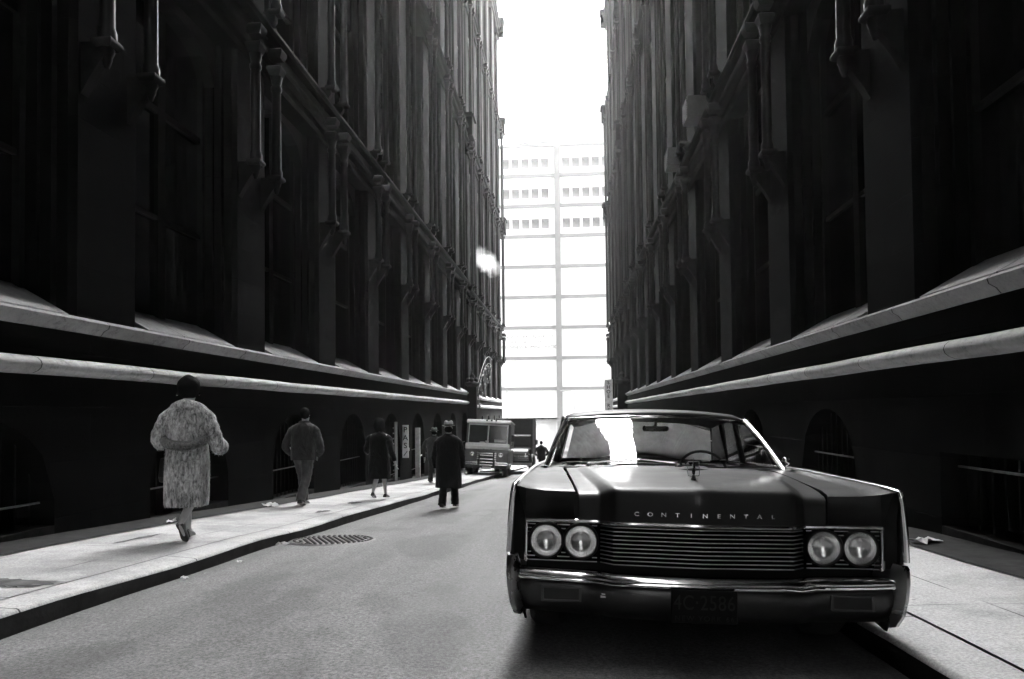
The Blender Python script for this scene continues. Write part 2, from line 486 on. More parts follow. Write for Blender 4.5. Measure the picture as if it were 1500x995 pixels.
# litter
def litter(x,y,zf,sz,seed,label):
    r=random.Random(seed); b=MB(); n=5; vs=[]
    for i in range(n):
        for j in range(n):
            u=(i/(n-1)-.5)*sz; v=(j/(n-1)-.5)*sz*.6
            vs.append((u+r.uniform(-.1,.1)*sz,v+r.uniform(-.1,.1)*sz,abs(r.gauss(0,.09))*sz+.004))
    fs=[(i*n+j,(i+1)*n+j,(i+1)*n+j+1,i*n+j+1) for i in range(n-1) for j in range(n-1)]
    b.add(vs,fs); o=b.build('paper_scrap',M['paper'])
    so=o.modifiers.new('Thick','SOLIDIFY'); so.thickness=.003
    o.location=(x,y,zf(x,y)+.016); o.rotation_euler=(0,0,r.random()*6)
    tag(o,label,'litter')
litter(-5.1,12.3,pav_z(-1),.34,1,'crumpled white newspaper lying flat by the wall behind the man in a short jacket')
litter(-5.15,9.2,pav_z(-1),.16,2,'small white paper scrap on the dark cellar strip beside the fur coat woman')
litter(3.35,7.3,pav_z(1),.3,3,'crumpled white paper on the pavement beside the black car fender')
litter(-3.24,7.05,road_z,.09,4,'tiny pale scrap in the gutter nearest the camera')
litter(-3.3,8.3,road_z,.13,5,'pale scrap in the gutter touching the manhole cover')
litter(-3.35,6.2,road_z,.07,6,'small leaf scrap in the gutter before the pale gutter scraps')
patch('pavement_patch',[(-4.30+.55*math.cos(a)*(1+.2*math.sin(3*a)),5.15+.22*math.sin(a)*(1+.3*math.cos(2*a))) for a in [i*math.pi/9 for i in range(18)]],pav_z(-1),M['patch'],'dark broken patch in the near pavement','patch')
patch('pavement_patch',[(-4.62+.045*math.cos(a)*(1+.5*math.sin(5*a)),7.6+.5*math.sin(a)) for a in [i*math.pi/9 for i in range(18)]],pav_z(-1),M['patch'],'dark narrow crack patch in the pavement before the fur coat woman','patch')
patch('pavement_patch',[(-3.98+.09*math.cos(a)*(1+.4*math.sin(3*a)),11.6+.3*math.sin(a)) for a in [i*math.pi/9 for i in range(18)]],pav_z(-1),M['patch'],'small dark crack patch beside the man in a short jacket','patch')
patch('pavement_patch',[(-4.05+.12*math.cos(a)*(1+.4*math.sin(3*a)),13.6+.28*math.sin(a)) for a in [i*math.pi/9 for i in range(18)]],pav_z(-1),M['patch'],'small dark crack patch in the pavement just before the dark coat woman','patch')

# ---------------------------------------------------------------- gothic office blocks
STRING=[(.03,-.95),(-.06,-.93),(-.10,-.86),(-.10,-.80),(-.05,-.77),(-.05,-.66),(-.16,-.60),(-.19,-.52),(-.19,-.46),(-.08,-.42),(-.08,-.2),(-.20,-.16),(-.25,-.09),(-.23,-.01),(-.16,.03),(.03,.06)]
def building(name,label,s,X,y0,y1,centres,period,strings,H,ledge=1.78,sillz=2.26,archw=2.3,archtop=1.12,far=False,rect_first=False,depth=14):
    root=empty(name,(X,(y0+y1)/2,g((y0+y1)/2))); tag(root,label,'building')
    RX,RY,RZ=root.location
    def P(d,y,z): return (s*d,y-RY,z-RZ)          # local
    ww=.62*period; hw=ww/2; pw=(period-ww)/2
    # mass
    b=MB()
    for a in (0,):
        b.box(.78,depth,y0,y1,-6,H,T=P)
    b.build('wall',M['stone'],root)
    # basement wall with arched openings
    b=MB(); D=.55; zb=lambda y:g(y)-.3
    aw=archw/2
    edges=[y0]
    for i,c in enumerate(centres):
        last=edges[-1]
        b.box(0,D,last,c-aw,zb(c)-.6,ledge-.14,T=P)
        n=12; top=archtop; spring=top-aw*.8
        if rect_first and c<8: 
            b.box(0,D,c-aw,c+aw,top-.45,ledge-.14,T=P)
        else:
            for k in range(n):
                u0=-aw+archw*k/n; u1=-aw+archw*(k+1)/n
                def az(u):
                    q=abs(u)/aw; return spring+(top-spring)*math.sqrt(max(0,1-q**2.0))
                vs=[P(0,c+u0,az(u0)),P(0,c+u1,az(u1)),P(0,c+u1,ledge-.14),P(0,c+u0,ledge-.14),P(D,c+u0,az(u0)),P(D,c+u1,az(u1))]
                b.add(vs,[(0,1,2,3),(0,4,5,1)])
        edges.append(c+aw)
    b.box(0,D,edges[-1],y1,zb(y1)-.8,ledge-.14,T=P)
    # plinth band between the two ledges
    b.box(.0,.78,y0,y1,ledge+.02,sillz-.1,T=P)
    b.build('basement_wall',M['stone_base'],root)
    # dark backing + grilles per opening
    gm=MB(); zb0=-2.2; nb=11
    for k in range(nb):
        u=-aw+archw*(k+.5)/nb; gm.tube([P(.22,RY+u,RZ+zb0),P(.22,RY+u,RZ+1.2)],.011,6)
    gme=gm.mesh('grille',M['iron'])
    rm=MB()
    for zz in (.62,-.12): rm.box(.17,.2,RY-aw,RY+aw,RZ+zz,RZ+zz+.02,T=P)
    rme=rm.mesh('rail',M['rail'])
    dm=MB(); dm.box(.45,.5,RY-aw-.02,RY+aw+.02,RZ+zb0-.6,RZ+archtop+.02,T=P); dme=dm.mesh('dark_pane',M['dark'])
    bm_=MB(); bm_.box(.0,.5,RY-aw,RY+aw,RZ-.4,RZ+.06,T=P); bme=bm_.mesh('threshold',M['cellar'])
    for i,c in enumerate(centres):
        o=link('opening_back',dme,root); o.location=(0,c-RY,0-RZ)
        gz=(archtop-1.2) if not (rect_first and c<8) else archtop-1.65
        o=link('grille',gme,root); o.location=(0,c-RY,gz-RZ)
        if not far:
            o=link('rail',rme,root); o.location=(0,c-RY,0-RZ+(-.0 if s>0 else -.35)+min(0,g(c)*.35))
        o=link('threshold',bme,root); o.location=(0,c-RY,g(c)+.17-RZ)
    # roll moulding
    b=MB(); prof=[]
    for k in range(11):
        a=-math.pi*.62+math.pi*1.25*k/10
        prof.append((.0-.17*math.cos(a)*1.0,ledge-.10+.10*math.sin(a)))
    prof=[(.1,prof[0][1])]+prof+[(.1,prof[-1][1])]
    ny=max(2,int((y1-y0)/1.4)); rs=[]
    for k in range(ny+1):
        y=y0+(y1-y0)*k/ny; rs.append([P(u,y,v+.006*math.sin(k*2.1)) for u,v in prof])
    b.rings(rs); b.build('roll_moulding',M['ledge'],root,smooth=True,angle=60)
    # sill course
    b=MB(); prof=[(.1,sillz-.16),(-.02,sillz-.16),(-.06,sillz-.11),(-.12,sillz-.075),(-.135,sillz-.03),(-.10,sillz),(.02,sillz+.035),(.1,sillz+.035)]
    b.rings([[P(u,y,v) for u,v in prof] for y in (y0,y1)]); b.build('sill_course',M['sill'],root,smooth=True,angle=50)
    # piers, sills, storeys
    pcs=[centres[0]-period/2]+[c+period/2 for c in centres]
    prof=[(.78,-pw),(.34,-pw),(.34,-pw+.05),(.22,-pw+.07),(.22,-pw+.16),(.08,-pw+.16),(.0,-pw+.22),(.0,pw-.22),(.08,pw-.16),(.22,pw-.16),(.22,pw-.07),(.34,pw-.05),(.34,pw),(.78,pw)]
    pm=MB(); pm.prism(prof,sillz+.0,H-.6,lambda u,v,a:P(u,RY+v,RZ+a-RZ+0))
    # prism local z: P subtracts RZ, so feed absolute z
    pme=pm.mesh('pier',M['pilaster'])
    for pc in pcs:
        if y0+.3<pc<y1-.3:
            o=link('pier',pme,root); o.location=(0,pc-RY,0)
    b=MB(); b.prism([(-.05,sillz+.03),(.6,sillz+.40),(.6,sillz-.05),(-.05,sillz-.05)],-hw,hw,lambda u,v,a:P(u,RY+a,v))
    sme=b.mesh('window_sill',M['sill'])
    levels=[(sillz+.2,strings[0]-.95)]+[(strings[i]+.05,(strings[i+1] if i+1<len(strings) else H)-.95) for i in range(len(strings))]
    wins=[]
    for li,(za,zt) in enumerate(levels):
        hgt=zt-za
        fb=MB()
        fw=.09
        fb.box(.48,.60,-hw+RY,-hw+fw+RY,za,zt,T=P); fb.box(.48,.60,hw-fw+RY,hw+RY,za,zt,T=P)
        fb.box(.50,.60,-.10+RY,.10+RY,za+.02,zt,T=P)
        nt=3 if hgt<6 else 5
        for k in range(nt+1):
            zz=za+(hgt-.12)*k/nt; fb.box(.51,.60,-hw+RY+.01,hw+RY-.01,zz,zz+(.10 if k%2==0 else .07),T=P)
        if li>0:   # spandrel panel half way up the tall upper storeys
            fb.box(.40,.60,-hw+RY+.005,hw+RY-.005,za+hgt*.46,za+hgt*.6,T=P)
            fb.box(.36,.60,-hw+RY+.005,hw+RY-.005,za+hgt*.6,za+hgt*.6+.12,T=P)
        # arched head
        n=8
        for k in range(n):
            u0=-hw+ww*k/n; u1=-hw+ww*(k+1)/n
            az=lambda u: zt-.75+.6*math.sqrt(max(0,1-(abs(u)/hw)**2))
            fb.prism([(u0,az(u0)),(u1,az(u1)),(u1,zt+.1),(u0,zt+.1)],.30,.62,lambda u,v,a:P(a,RY+u,v))
        fme=fb.mesh('window',M['winframe'])
        pb=MB(); pb.add([P(.57,RY-hw,za),P(.57,RY+hw,za),P(.57,RY+hw,zt),P(.57,RY-hw,zt)],[(0,1,2,3)])
        pbe=pb.mesh('pane',M['pane'])
        wins.append((fme,pbe))
    for c in centres:
        o=link('window_sill',sme,root); o.location=(0,c-RY,0)
        for fme,pbe in wins:
            w=link('window',fme,root); w.location=(0,c-RY,0)
            p=link('pane',pbe,w)
    # string courses
    for k,zs in enumerate(strings):
        b=MB(); sc=1.0 if k==0 else 1.25
        prof=[(u*sc if u<0 else .78,zs+v) for u,v in STRING]
        b.rings([[P(u,y,v) for u,v in prof] for y in (y0+.02,y1+.0)])
        if k>=1: b.box(-.5,.2,y1-.75,y1+.25,zs-.55,zs+.75,T=P); b.box(-.6,.2,y1-.85,y1+.35,zs+.5,zs+.62,T=P)
        b.build('string_course',M['stone'],root)
    b=MB(); b.box(-.55,.9,y0,y1,H-.7,H,T=P); b.box(-.3,.9,y0,y1,H-1.2,H-.7,T=P); b.build('cornice',M['stone'],root)
    # colonnettes with corbel and cap
    zc=5.58
    def colon(za,zt,r,corb):
        b=MB(); n=12; h=zt-za
        b.lathe([(r*1.25,0),(r*1.25,.10),(r,.16),(r*.97,h*.5),(r*.93,h-.3),(r*1.15,h-.26),(r*1.15,h-.2),(r*.93,h-.17),(r*1.3,h)],n=n)
        me=b.mesh('colonnette',M['colonnette'],smooth=True,angle=50)
        k=MB(); 
        k.rings([[(q*r*a,w*r*bb,z) for q,w in ((-1,-1),(1,-1),(1,1),(-1,1)) ] for a,bb,z in ((1.3,1.3,0),(1.45,1.45,-.02),(1.45,1.45,-.06),(1.05,1.05,-.10))])
        if corb:
            k.lathe([(r*1.0,-.10),(r*.95,-.15),(r*.7,-.2),(r*.65,-.24),(r*.3,-.33)],n=10)
        k.prism([(0,-.03),(s*.34,-.03),(s*.34,-.75),(s*.2,-.5),(0,-.2)],-r*.8,r*.8,lambda u,v,a:(u,a,v))
        km=k.mesh('corbel',M['cap'],smooth=True,angle=45)
        c=MB()
        c.rings([[(q*r*a-s*off*0,w*r*bb,z) for q,w in ((-1,-1),(1,-1),(1,1),(-1,1))] for a,bb,z,off in ((1.1,1.1,0,0),(1.45,1.4,.10,0),(1.6,1.5,.12,0),(1.6,1.5,.16,0),(1.2,1.2,.18,0))])
        c.rings([[(q*r*a,w*r*bb,z) for q,w in ((-1,-1),(1,-1),(1,1),(-1,1))] for a,bb,z in ((1.3,1.2,.32),(1.75,1.5,.42),(1.75,1.5,.48),(1.3,1.2,.5))])
        cm=c.mesh('cap',M['cap'],smooth=True,angle=45)
        return me,km,cm
    specs=[colon(zc,strings[0]-.98,.088,True)]
    for i in range(len(strings)):
        nxt=strings[i+1] if i+1<len(strings) else H-.2
        specs.append(colon(strings[i]+.28,nxt-1.0,.085,False))
    for pc in pcs:
        if not (y0+.5<pc<y1-.5): continue
        for dy in (-.46,.46):
            for i,(me,km,cm) in enumerate(specs):
                if i>2: break
                za=zc if i==0 else strings[i-1]+.28
                zt=(strings[i] if i<len(strings) else H)-(.98 if i==0 else 1.0)
                c=link('colonnette',me,root); c.location=(-s*(.28 if i==0 else .28),pc+dy-RY,za-RZ)
                k=link('corbel',km,c)
                k2=link('cap',cm,c); k2.location=(0,0,zt-za)
    return root
H=80
LC=[-1.55+4.25*i for i in range(0,10)]          # window centres of the walkers' side
LC=[c for c in LC]; LC=[10.8+4.17*i for i in range(-3,8)]
bl=building('office_block','soot black gothic office block with the walkers along its wall',-1,WL,-110,41.3,LC,4.17,[8.45,17.2,25.8,34.4,43,51.6,60,69],H)
RC=[11.15+4.48*i for i in range(-3,9)]
br=building('office_block','soot black gothic office block behind the parked black car',1,WR,-110,48.9,RC,4.48,[8.75,19.4,28.2,37,45.5,54,63,72],H,rect_first=True)
LC2=[44.2+3.9*i for i in range(5)]
bl2=building('office_block','farther gothic block with small arches behind the delivery trucks',-1,WL,41.3,62.6,LC2,3.9,[8.2,16.9,25.5,34.1,42.7,51.3,60,69],H-1,ledge=1.60,sillz=2.08,archw=1.15,archtop=.9,far=True)
RC2=[51.5+4.0*i for i in range(4)]
br2=building('office_block','farther gothic block with the vertical shoe repair sign on it',1,WR,48.9,66.5,RC2,4.0,[8.4,19.0,27.8,36.5,45,53.5,62,71],H-1,ledge=1.60,sillz=2.08,archw=1.15,archtop=.9,far=True)

# gate piers with finials against the walls
def gate_pier(x,y,top,w,label):
    e=empty('gate_pier',(x,y,g(y))); tag(e,label,'gate pier')
    z=top-g(y)
    b=MB(); b.box(-w/2,w/2,-w/2,w/2,-.3,z-.5); b.box(-w*.62,w*.62,-w*.62,w*.62,-.3,.9); b.box(-w*.7,w*.7,-w*.7,w*.7,.9,1.0)
    b.build('shaft',M['stone_base'],e)
    b=MB(); b.lathe([(w*.5,z-.5),(w*.85,z-.35),(w*.85,z-.25),(w*.5,z-.2)],n=8)
    for a in range(4):
        t=a*math.pi/2; b.ellipsoid((w*.45*math.cos(t),w*.45*math.sin(t),z-.12),(.13,.13,.14),8,6)
    b.lathe([(w*.35,z-.2),(w*.2,z-.05),(w*.3,z+.05),(w*.3,z+.14),(.02,z+.3)],n=8)
    b.build('finial',M['cap'],e,smooth=True)
gate_pier(WL+.30,41.0,3.05,.5,'stone gate pier with carved finial beside the delivery van')
gate_pier(WR-.30,48.4,3.4,.62,'stone gate pier with carved finial before the shoe repair sign')

# wrought iron scroll overthrow on the walkers' side
def scroll():
    scm=plain('scroll_iron_grey',.05,.5)
    e=empty('iron_scrollwork',(WL+.45,44.0,2.0)); tag(e,'wrought iron scrollwork arch rising from the gate pier above the trucks','ironwork')
    b=MB()
    arc=[(0,.2+5.6*(1-math.cos(a))/2*1.0,2.0*math.sin(a)**.8+.2) for a in [math.pi*.5*i/16 for i in range(17)]]
    arc=[(0,-1.5+7.5*i/20,.2+2.6*math.sin(math.pi*(.08+.5*i/20))) for i in range(21)]
    b.tube(arc,.02,6); b.tube([(0,y,z-.45) for _,y,z in arc],.017,6); b.build('arch_bar',scm,e)
    b=MB(); rr=random.Random(5)
    for i in range(10):
        y=-1.3+7*i/10; z=.2+2.6*math.sin(math.pi*(.08+.5*(y+1.5)/7.5))-.75
        k=1 if i%2 else -1
        sp=[(0.02*k,y+(.34-.05*t)*math.cos(k*t)*.9,z-.12*i/10+(.34-.05*t)*math.sin(k*t)) for t in [.35*j for j in range(18)]]
        b.tube(sp,.028,5)
        sp=[(-0.02*k,y+.2+(.26-.04*t)*math.cos(-k*t),z-.75+(.26-.04*t)*math.sin(-k*t)) for t in [.35*j for j in range(18)]]
        b.tube(sp,.024,5)
        b.tube([(0,y,z+.6),(0,y+.05,z-1.0)],.018,5)
    b.build('scroll',scm,e)
scroll()
# steam puff leaving the wall
def steam():
    b=MB(); b.ellipsoid((0,0,0),(1,1,1),24,16)
    t=NT('steam_vapour')
    v=t.n('ShaderNodeVolumePrincipled'); v.inputs['Color'].default_value=(.95,.95,.95,1)
    tc=t.n('ShaderNodeTexCoord'); ln=t.n('ShaderNodeVectorMath',operation='LENGTH'); t.l(tc.outputs['Object'],ln.inputs[0])
    fall=t.math('SUBTRACT',1.0,ln.outputs['Value'],True)
    nz=t.noise(t.geo((1,1,1)),1.5,6,.62,.4)
    f=t.math('ADD',t.math('MULTIPLY',fall,.75),t.math('SUBTRACT',nz,.5))
    d=t.math('MULTIPLY',t.ramp(f,[(.22,0.0),(.66,1.0)]),.95); t.l(d,v.inputs['Density']); v.inputs['Anisotropy'].default_value=.3
    t.l(v.outputs[0],t.out.inputs['Volume'])
    o=b.build('steam',t.m,smooth=True); o.location=(WL+.75,44.8,10.35); o.scale=(1.0,1.1,1.55); o.rotation_euler=(0,R(-40),0)
    tag(o,'small puff of white steam drifting off the dark wall high above the trucks','steam',kind='stuff')
steam()
# window air conditioners on the wall beyond the car
def aircon(y,z,label):
    e=empty('air_conditioner',(WR-.18,y,z)); tag(e,label,'air conditioner',group='window air conditioners')
    b=MB(); b.box(-.42,.5,-.36,.36,.02,.58); b.build('case',plain('aircon_case',.045,.6),e,bevel=.02)
    b=MB()
    for k in range(8): b.box(-.435,-.42,-.32,.32,.08+k*.06,.105+k*.06)
    b.build('grille',M['iron'],e)
aircon(19.6,8.72,'boxy window air conditioner on the string course, nearer of the two')
aircon(23.4,8.72,'boxy window air conditioner on the string course, farther of the two')
# shoe repair sign
def shoe_sign():
    y=62.4; e=empty('vertical_sign',(WR-.45,y,0)); tag(e,'tall narrow shoe repair sign jutting from the far wall','sign')
    b=MB(); b.box(-.31,.31,-.06,.06,-.6,3.75); b.build('board',plain('sign_grey_board',.7,.6),e)
    b=MB()
    for x in (-.31,.31): b.box(x-.04,x+.04,-.085,.085,-.62,3.78)
    b.box(-.3,.3,-.08,.08,3.7,3.79); b.box(-.3,.3,-.08,.08,-.63,-.56); b.build('border',M['white'],e)
    for i,ch in enumerate('SHOE REPAIR'):
        if ch!=' ': text('letter',ch,M['black'],.40,e,(0,-.066,3.5-i*.385),(R(90),0,0),.004,bold=.008)
    b=MB()
    for z in (.1,1.2,3.2): b.box(.3,.5,-.03,.03,z,z+.06)
    for z in (.3,.9): b.box(-.45,-.3,-.03,.03,z,z+.05)
    b.build('bracket',M['iron'],e)
shoe_sign()
# white lettered board and pale jamb in the basement arches
def banner():
    y=24.9; e=empty('upright_sign',(WL+.10,y,0)); tag(e,'narrow white upright sign with dark letters at an arch jamb','sign')
    b=MB(); b.box(-.1,.1,-.03,.03,-.40,.72); b.build('board',M['white'],e)
    for i,ch in enumerate('PAS/'): text('letter',ch,M['black'],.26,e,(0,-.033,.55-i*.27),(R(90),R(0 if i<3 else 22),0),.003,bold=.004)
    b=MB(); b.box(.08,.13,-.02,.02,-.16,-.06); b.build('bracket',M['white'],e)
    y=27.2; e=empty('door_post',(WL+.02,y-.02,g(y))); tag(e,'pale timber post with a handrail standing in a basement arch','post')
    b=MB(); b.box(-.06,.12,-.05,.05,.1,2.05); b.build('upright',plain('pale_timber',.55,.6),e)
    b=MB(); b.tube([(0.02,.0,.95),(.0,1.6,1.02)],.03,6); b.build('handrail',plain('pale_timber_rail',.5,.6),e)
    y=23.3; e=empty('louvred_shutter',(WL+.1,y,g(y))); tag(e,'open slatted shutter folded against an arch jamb','shutter')
    b=MB()
    b.box(.0,.03,-.05,.3,.2,2.1)
    for k in range(10): b.box(-.05,-.02,-.05,.45,.35+k*.17,.39+k*.17)
    b.build('slat',plain('shutter_grey',.12,.6),e)
banner()

# ---------------------------------------------------------------- the white office building closing the street
def facade():
    Y=96; zf=g(Y); e=empty('white_office_building',(0,Y,zf)); tag(e,'white gridded office building closing the end of the street','building')
    top=36.15; fl=4.0
    zs=[top-fl*k for k in range(10)]
    b=MB(); b.box(-26,22,.25,24,zs[8]-4.0-zf,top-zf); b.build('wall',M['facade'],e)
    lb=MB()
    for k,z in enumerate(zs[:9]): pass
    me=None
    for k,z in enumerate(zs):
        if z-zf<3: continue
        b=MB(); b.box(-26,22,.0,.3,z-zf-.2,z-zf+.2); b.build('floor_band',M['facade_line'],e)
    px=-1.22
    for x in (px-12.2,px,px+12.2):
        b=MB(); b.box(x-.36,x+.36,-.10,.35,-.2,top-zf+.2); b.build('pier',M['facade_line'],e)
    wm=MB(); wm.box(-.56,.56,.10,.28,-.72,.72)
    fme=MB(); 
    for q in ((-.56,-.48,-.72,.72),(.48,.56,-.72,.72),(-.48,.48,-.72,-.64),(-.48,.48,.64,.72)): fme.box(q[0],q[1],.10,.27,q[2],q[3])
    fme=fme.mesh('window',M['facade'])
    p=MB(); p.box(-.48,.48,.16,.24,-.64,.64); pm=p.mesh('pane',M['facade_pane'])
    for r_ in range(3):
        zc=top-2.35-fl*r_
        for base,n in ((px-.36-8.2,7),(px+.36+.3,7)):
            for i in range(n):
                x=base+.5+i*1.29
                if base<px and x>px-.95: continue
                w=link('window',fme,e); w.location=(x,0.02,zc-zf); link('pane',pm,w)
    for i,tx in enumerate(('NEW YORK UNIVERSITY','GRADUATE SCHOOL','OF BUSINESS ADMINISTRATION')):
        text('lettering',tx,M['facade_text'],.62,e,(-5.1,.235,10.95-i*.68-zf),(R(90),0,0),.02,xs=.95)
    # recessed ground floor: columns, glass, base
    z9=zs[8]-4.0-zf
    b=MB(); b.box(-26,22,.7,3,0,z9); b.build('lobby_wall',M['facade_low'],e)
    b=MB(); b.box(-26,22,.0,1.7,z9-.02,z9+.35); b.build('soffit_band',M['facade'],e)
    for i in range(9):
        b=MB(); b.box(-24+i*5.6,-23.5+i*5.6,.3,.8,0,z9); b.build('column',M['facade'],e)
facade()
def tower(name,x0,x1,y,z1,label):
    e=empty(name,((x0+x1)/2,y,g(y))); tag(e,label,'tower'); w=(x1-x0)/2; h=z1-g(y)
    b=MB(); b.box(-w,w,0,18,0,h); b.box(-w-.3,w+.3,-.3,18.3,h,h+.6); b.build('wall',M['tower'],e)
    wb=MB(); wb.box(-.7,.7,-.06,.05,0,1.9); wm=wb.mesh('window',M['tower'])
tower('tower_block',-2.7,16,150,65.0,'pale hazy tower block rising behind the white office building')
tower('roof_penthouse',-6.9,-2.0,104,38.9,'low pale penthouse on the roof of the white office building')
# lamp posts of the cross street
def lamp(x,y,top,label):
    e=empty('street_lamp',(x,y,g(y))); tag(e,label,'street lamp',group='street lamps of the cross street')
    h=top-g(y)
    b=MB(); b.tube([(0,0,-.1),(0,0,h*.5),(0,0,h)],[.09,.06,.05],8); b.tube([(0,0,h),(-.3,0,h+.25),(-1.1,0,h+.3)],[.04,.035,.03],6); b.build('pole',plain('lamp_pole_grey',.25,.5),e)
    b=MB(); b.ellipsoid((-1.35,0,h+.28),(.32,.14,.09)); b.build('lamp_head',plain('lamp_head_grey',.3,.5),e,smooth=True)
lamp(-6.75,80,3.6,'thin grey street lamp standing clear of the dark block above the trucks')
lamp(.6,84,3.2,'thin grey street lamp just above the car roof')
# ---------------------------------------------------------------- the black saloon
CY=3.70
car=empty('parked_car',(.64,CY,g(CY)+.0),(0,0,0))
tag(car,'black 1960s saloon with quad headlights parked facing the camera at the kerb','car')
pit=math.atan((g(CY+4.2)-g(CY+.9))/3.3)
car.rotation_euler=(pit,R(1.15),R(-1.3))
car.location.z=g(CY+.9)-.9*math.tan(pit)+.0
def lerp(a,b,t): return a+(b-a)*t
def interp(tab,x):
    if x<=tab[0][0]: return tab[0][1]
    for (a,va),(b,vb) in zip(tab,tab[1:]):
        if x<=b: 
            u=(x-a)/(b-a); return va+(vb-va)*u
    return tab[-1][1]
def tplan(x):
    a=abs(x)
    if a<=.44: return -.03+.045*a/.44
    if a<=.505: return .015+.07*(a-.44)/.065
    return .085+.03*(a-.505)/.4
AXF,AXR=.93,4.13
# hood: loft grid across x, along t
def hood():
    xs_f=[0,.10,.22,.34,.43,.455,.505,.53,.59,.62]; 
    st=[(-.0,.705),(0,.76),(0,.83),(.004,.872),(.022,.893),(.06,.902),(.16,.913),(.4,.927),(.8,.943),(1.2,.955),(1.55,.962),(1.66,.955)]
    b=MB(); rs=[]
    for k,(t,zc) in enumerate(st):
        u=clamp(t/1.66,0,1)
        row=[]
        for i,x in enumerate(xs_f):
            sc=lerp(1,1.16,u)
            if i>=4 and i<=5: xx=x*lerp(1,1.42,u)
            elif i>5: xx=lerp(x,[0,0,0,0,0,0,.675,.69,.715,.735][i],u)
            else: xx=x*lerp(1,1.4,u)
            drop=lerp(.034,.012,u)
            zz=zc-.004*(x/.43)**2 if i<=4 else (zc-.012 if i==5 else zc-drop-(.002 if i<8 else .006))
            if k<3: zz=zc-(0 if i<6 else .0) 
            if i>=6: zz=min(zz,zc-lerp(.0,drop,clamp((k-1)/3,0,1)))
            tt=t+tplan(x)*lerp(1,.0,clamp(t/.5,0,1)) + (0 if k<4 else 0)
            if k==len(st)-1: tt=t+.12*(x/.62)**2
            if k==len(st)-2: tt=t+.10*(x/.62)**2
            # centre crease
            if i==0: zz+=.006 if k>2 else 0
            row.append((xx,tt,zz))
        full=[(-p[0],p[1],p[2]) for p in row[:0:-1]]+row
        rs.append(full)
    b.rings(rs,False,False,closed=False)
    o=b.build('hood',M['paint'],car,smooth=True,angle=70)
    me=o.data
    o.modifiers.new('Sub','SUBSURF').levels=2; o.modifiers['Sub'].render_levels=2
    # crease: bulge edges
    cr=me.attributes.new('crease_edge','FLOAT','EDGE')
    n=len(rs[0]); mid=n//2
    cols={mid+4,mid+5,mid-4,mid-5}; cols2={mid+6,mid-6,mid}
    for e in me.edges:
        a,bb=e.vertices
        ca,cb=a%n,bb%n
        if ca==cb and ca in cols: cr.data[e.index].value=.45
        elif ca==cb and ca in cols2: cr.data[e.index].value=.35
    so=o.modifiers.new('Solid','SOLIDIFY'); so.thickness=.008; so.offset=-1
    return o
hood()
# fenders and body sides: one grid per side, mirrored, in one body mesh
def arch(t):
    z=.22
    for ta,rr in ((AXF,.405),(AXR,.36)):
        d=abs(t-ta)
        if d<rr: z=max(z,.30+math.sqrt(rr*rr-d*d)*.98)
    return z
def body():
    b=MB()
    ts=[.03,.035,.07,.14,.28,.45]+[AXF-.42+.07*i for i in range(13)]+[1.45,1.6,1.75,2.2,2.8,3.3]+[AXR-.38+.076*i for i in range(11)]+[4.7,5.1,5.4,5.52]
    zf=lambda t: interp([(0,.895),(.3,.915),(1.7,.955),(4.2,.955),(5.5,.90)],t)
    for sgn in (-1,1):
        rs=[]
        for k,t in enumerate(ts):
            u=clamp(t/1.6,0,1)
            xi=lerp(.632,.747,u); wd=interp([(0,0),(.6,.0),(5,-.0),(5.5,-.04)],t)
            top=zf(t)
            zin=interp([(0,.862),(.3,.889),(1.2,.928),(1.7,.945),(5.5,.89)],t)
            zl=arch(t); 
            xm=interp([(0,.955),(.3,.985),(1.2,1.0),(3.5,1.0),(5.5,.95)],t)
            pts=[(xi,zin-.03),(xi,zin),(.80,zin+.004),(.89,top-.018),(.925,top-.003),(.952,top-.003),(.968,top-.03),(xm-.006,.76),(xm,.66),(xm-.008,max(.5,zl+.05)),(xm-.03,max(.36,zl+.02)),(xm-.07,zl)]
            tf=[tplan(.62),tplan(.62),tplan(.8),.10,.02,-.01,-.01,-.005,0,.0,.02,.03] if k==0 else [0]*12
            r=[]
            for i,(x,z) in enumerate(pts):
                tt=t
                if k<=3: tt=t+[.09,.09,.09,.085,.03,.0,.0,.0,.0,.01,.03,.04][i]*lerp(1,0,0 if k<2 else (k-1)/3)
                if k==0 and i<=3: z=.705 if i<3 else .72
                r.append((sgn*x,tt,z))
            rs.append(r)
        b.rings(rs,False,False,closed=False)
    # trunk deck and tail
    ds=[]
    for t,z in ((4.72,.965),(4.9,.962),(5.3,.93),(5.46,.91),(5.54,.86),(5.55,.6),(5.5,.35)):
        ds.append([(x,t+(.0),z+ .012*(1-(x/.75)**2)) for x in (-.93,-.75,-.4,0,.4,.75,.93)])
    b.rings(ds,False,False,closed=False)
    # cowl and firewall, floor, inner wings
    b.rings([[(x,1.66+.12*(x/.7)**2+dt,z) for x in (-.95,-.75,-.4,0,.4,.75,.95)] for dt,z in ((0,.94),(.03,.925),(.3,.93))],False,False,closed=False)
    b.box(-.85,.85,.34,5.4,.24,.30)
    b.box(-.93,.93,1.30,1.36,.26,.9)
    # front bulkhead behind grille
    b.box(-.90,.90,.30,.34,.26,.84)
    o=b.build('body',M['paint'],car,smooth=True,angle=38)
    s=o.modifiers.new('Solid','SOLIDIFY'); s.thickness=.012; s.offset=-1
    return o
body()
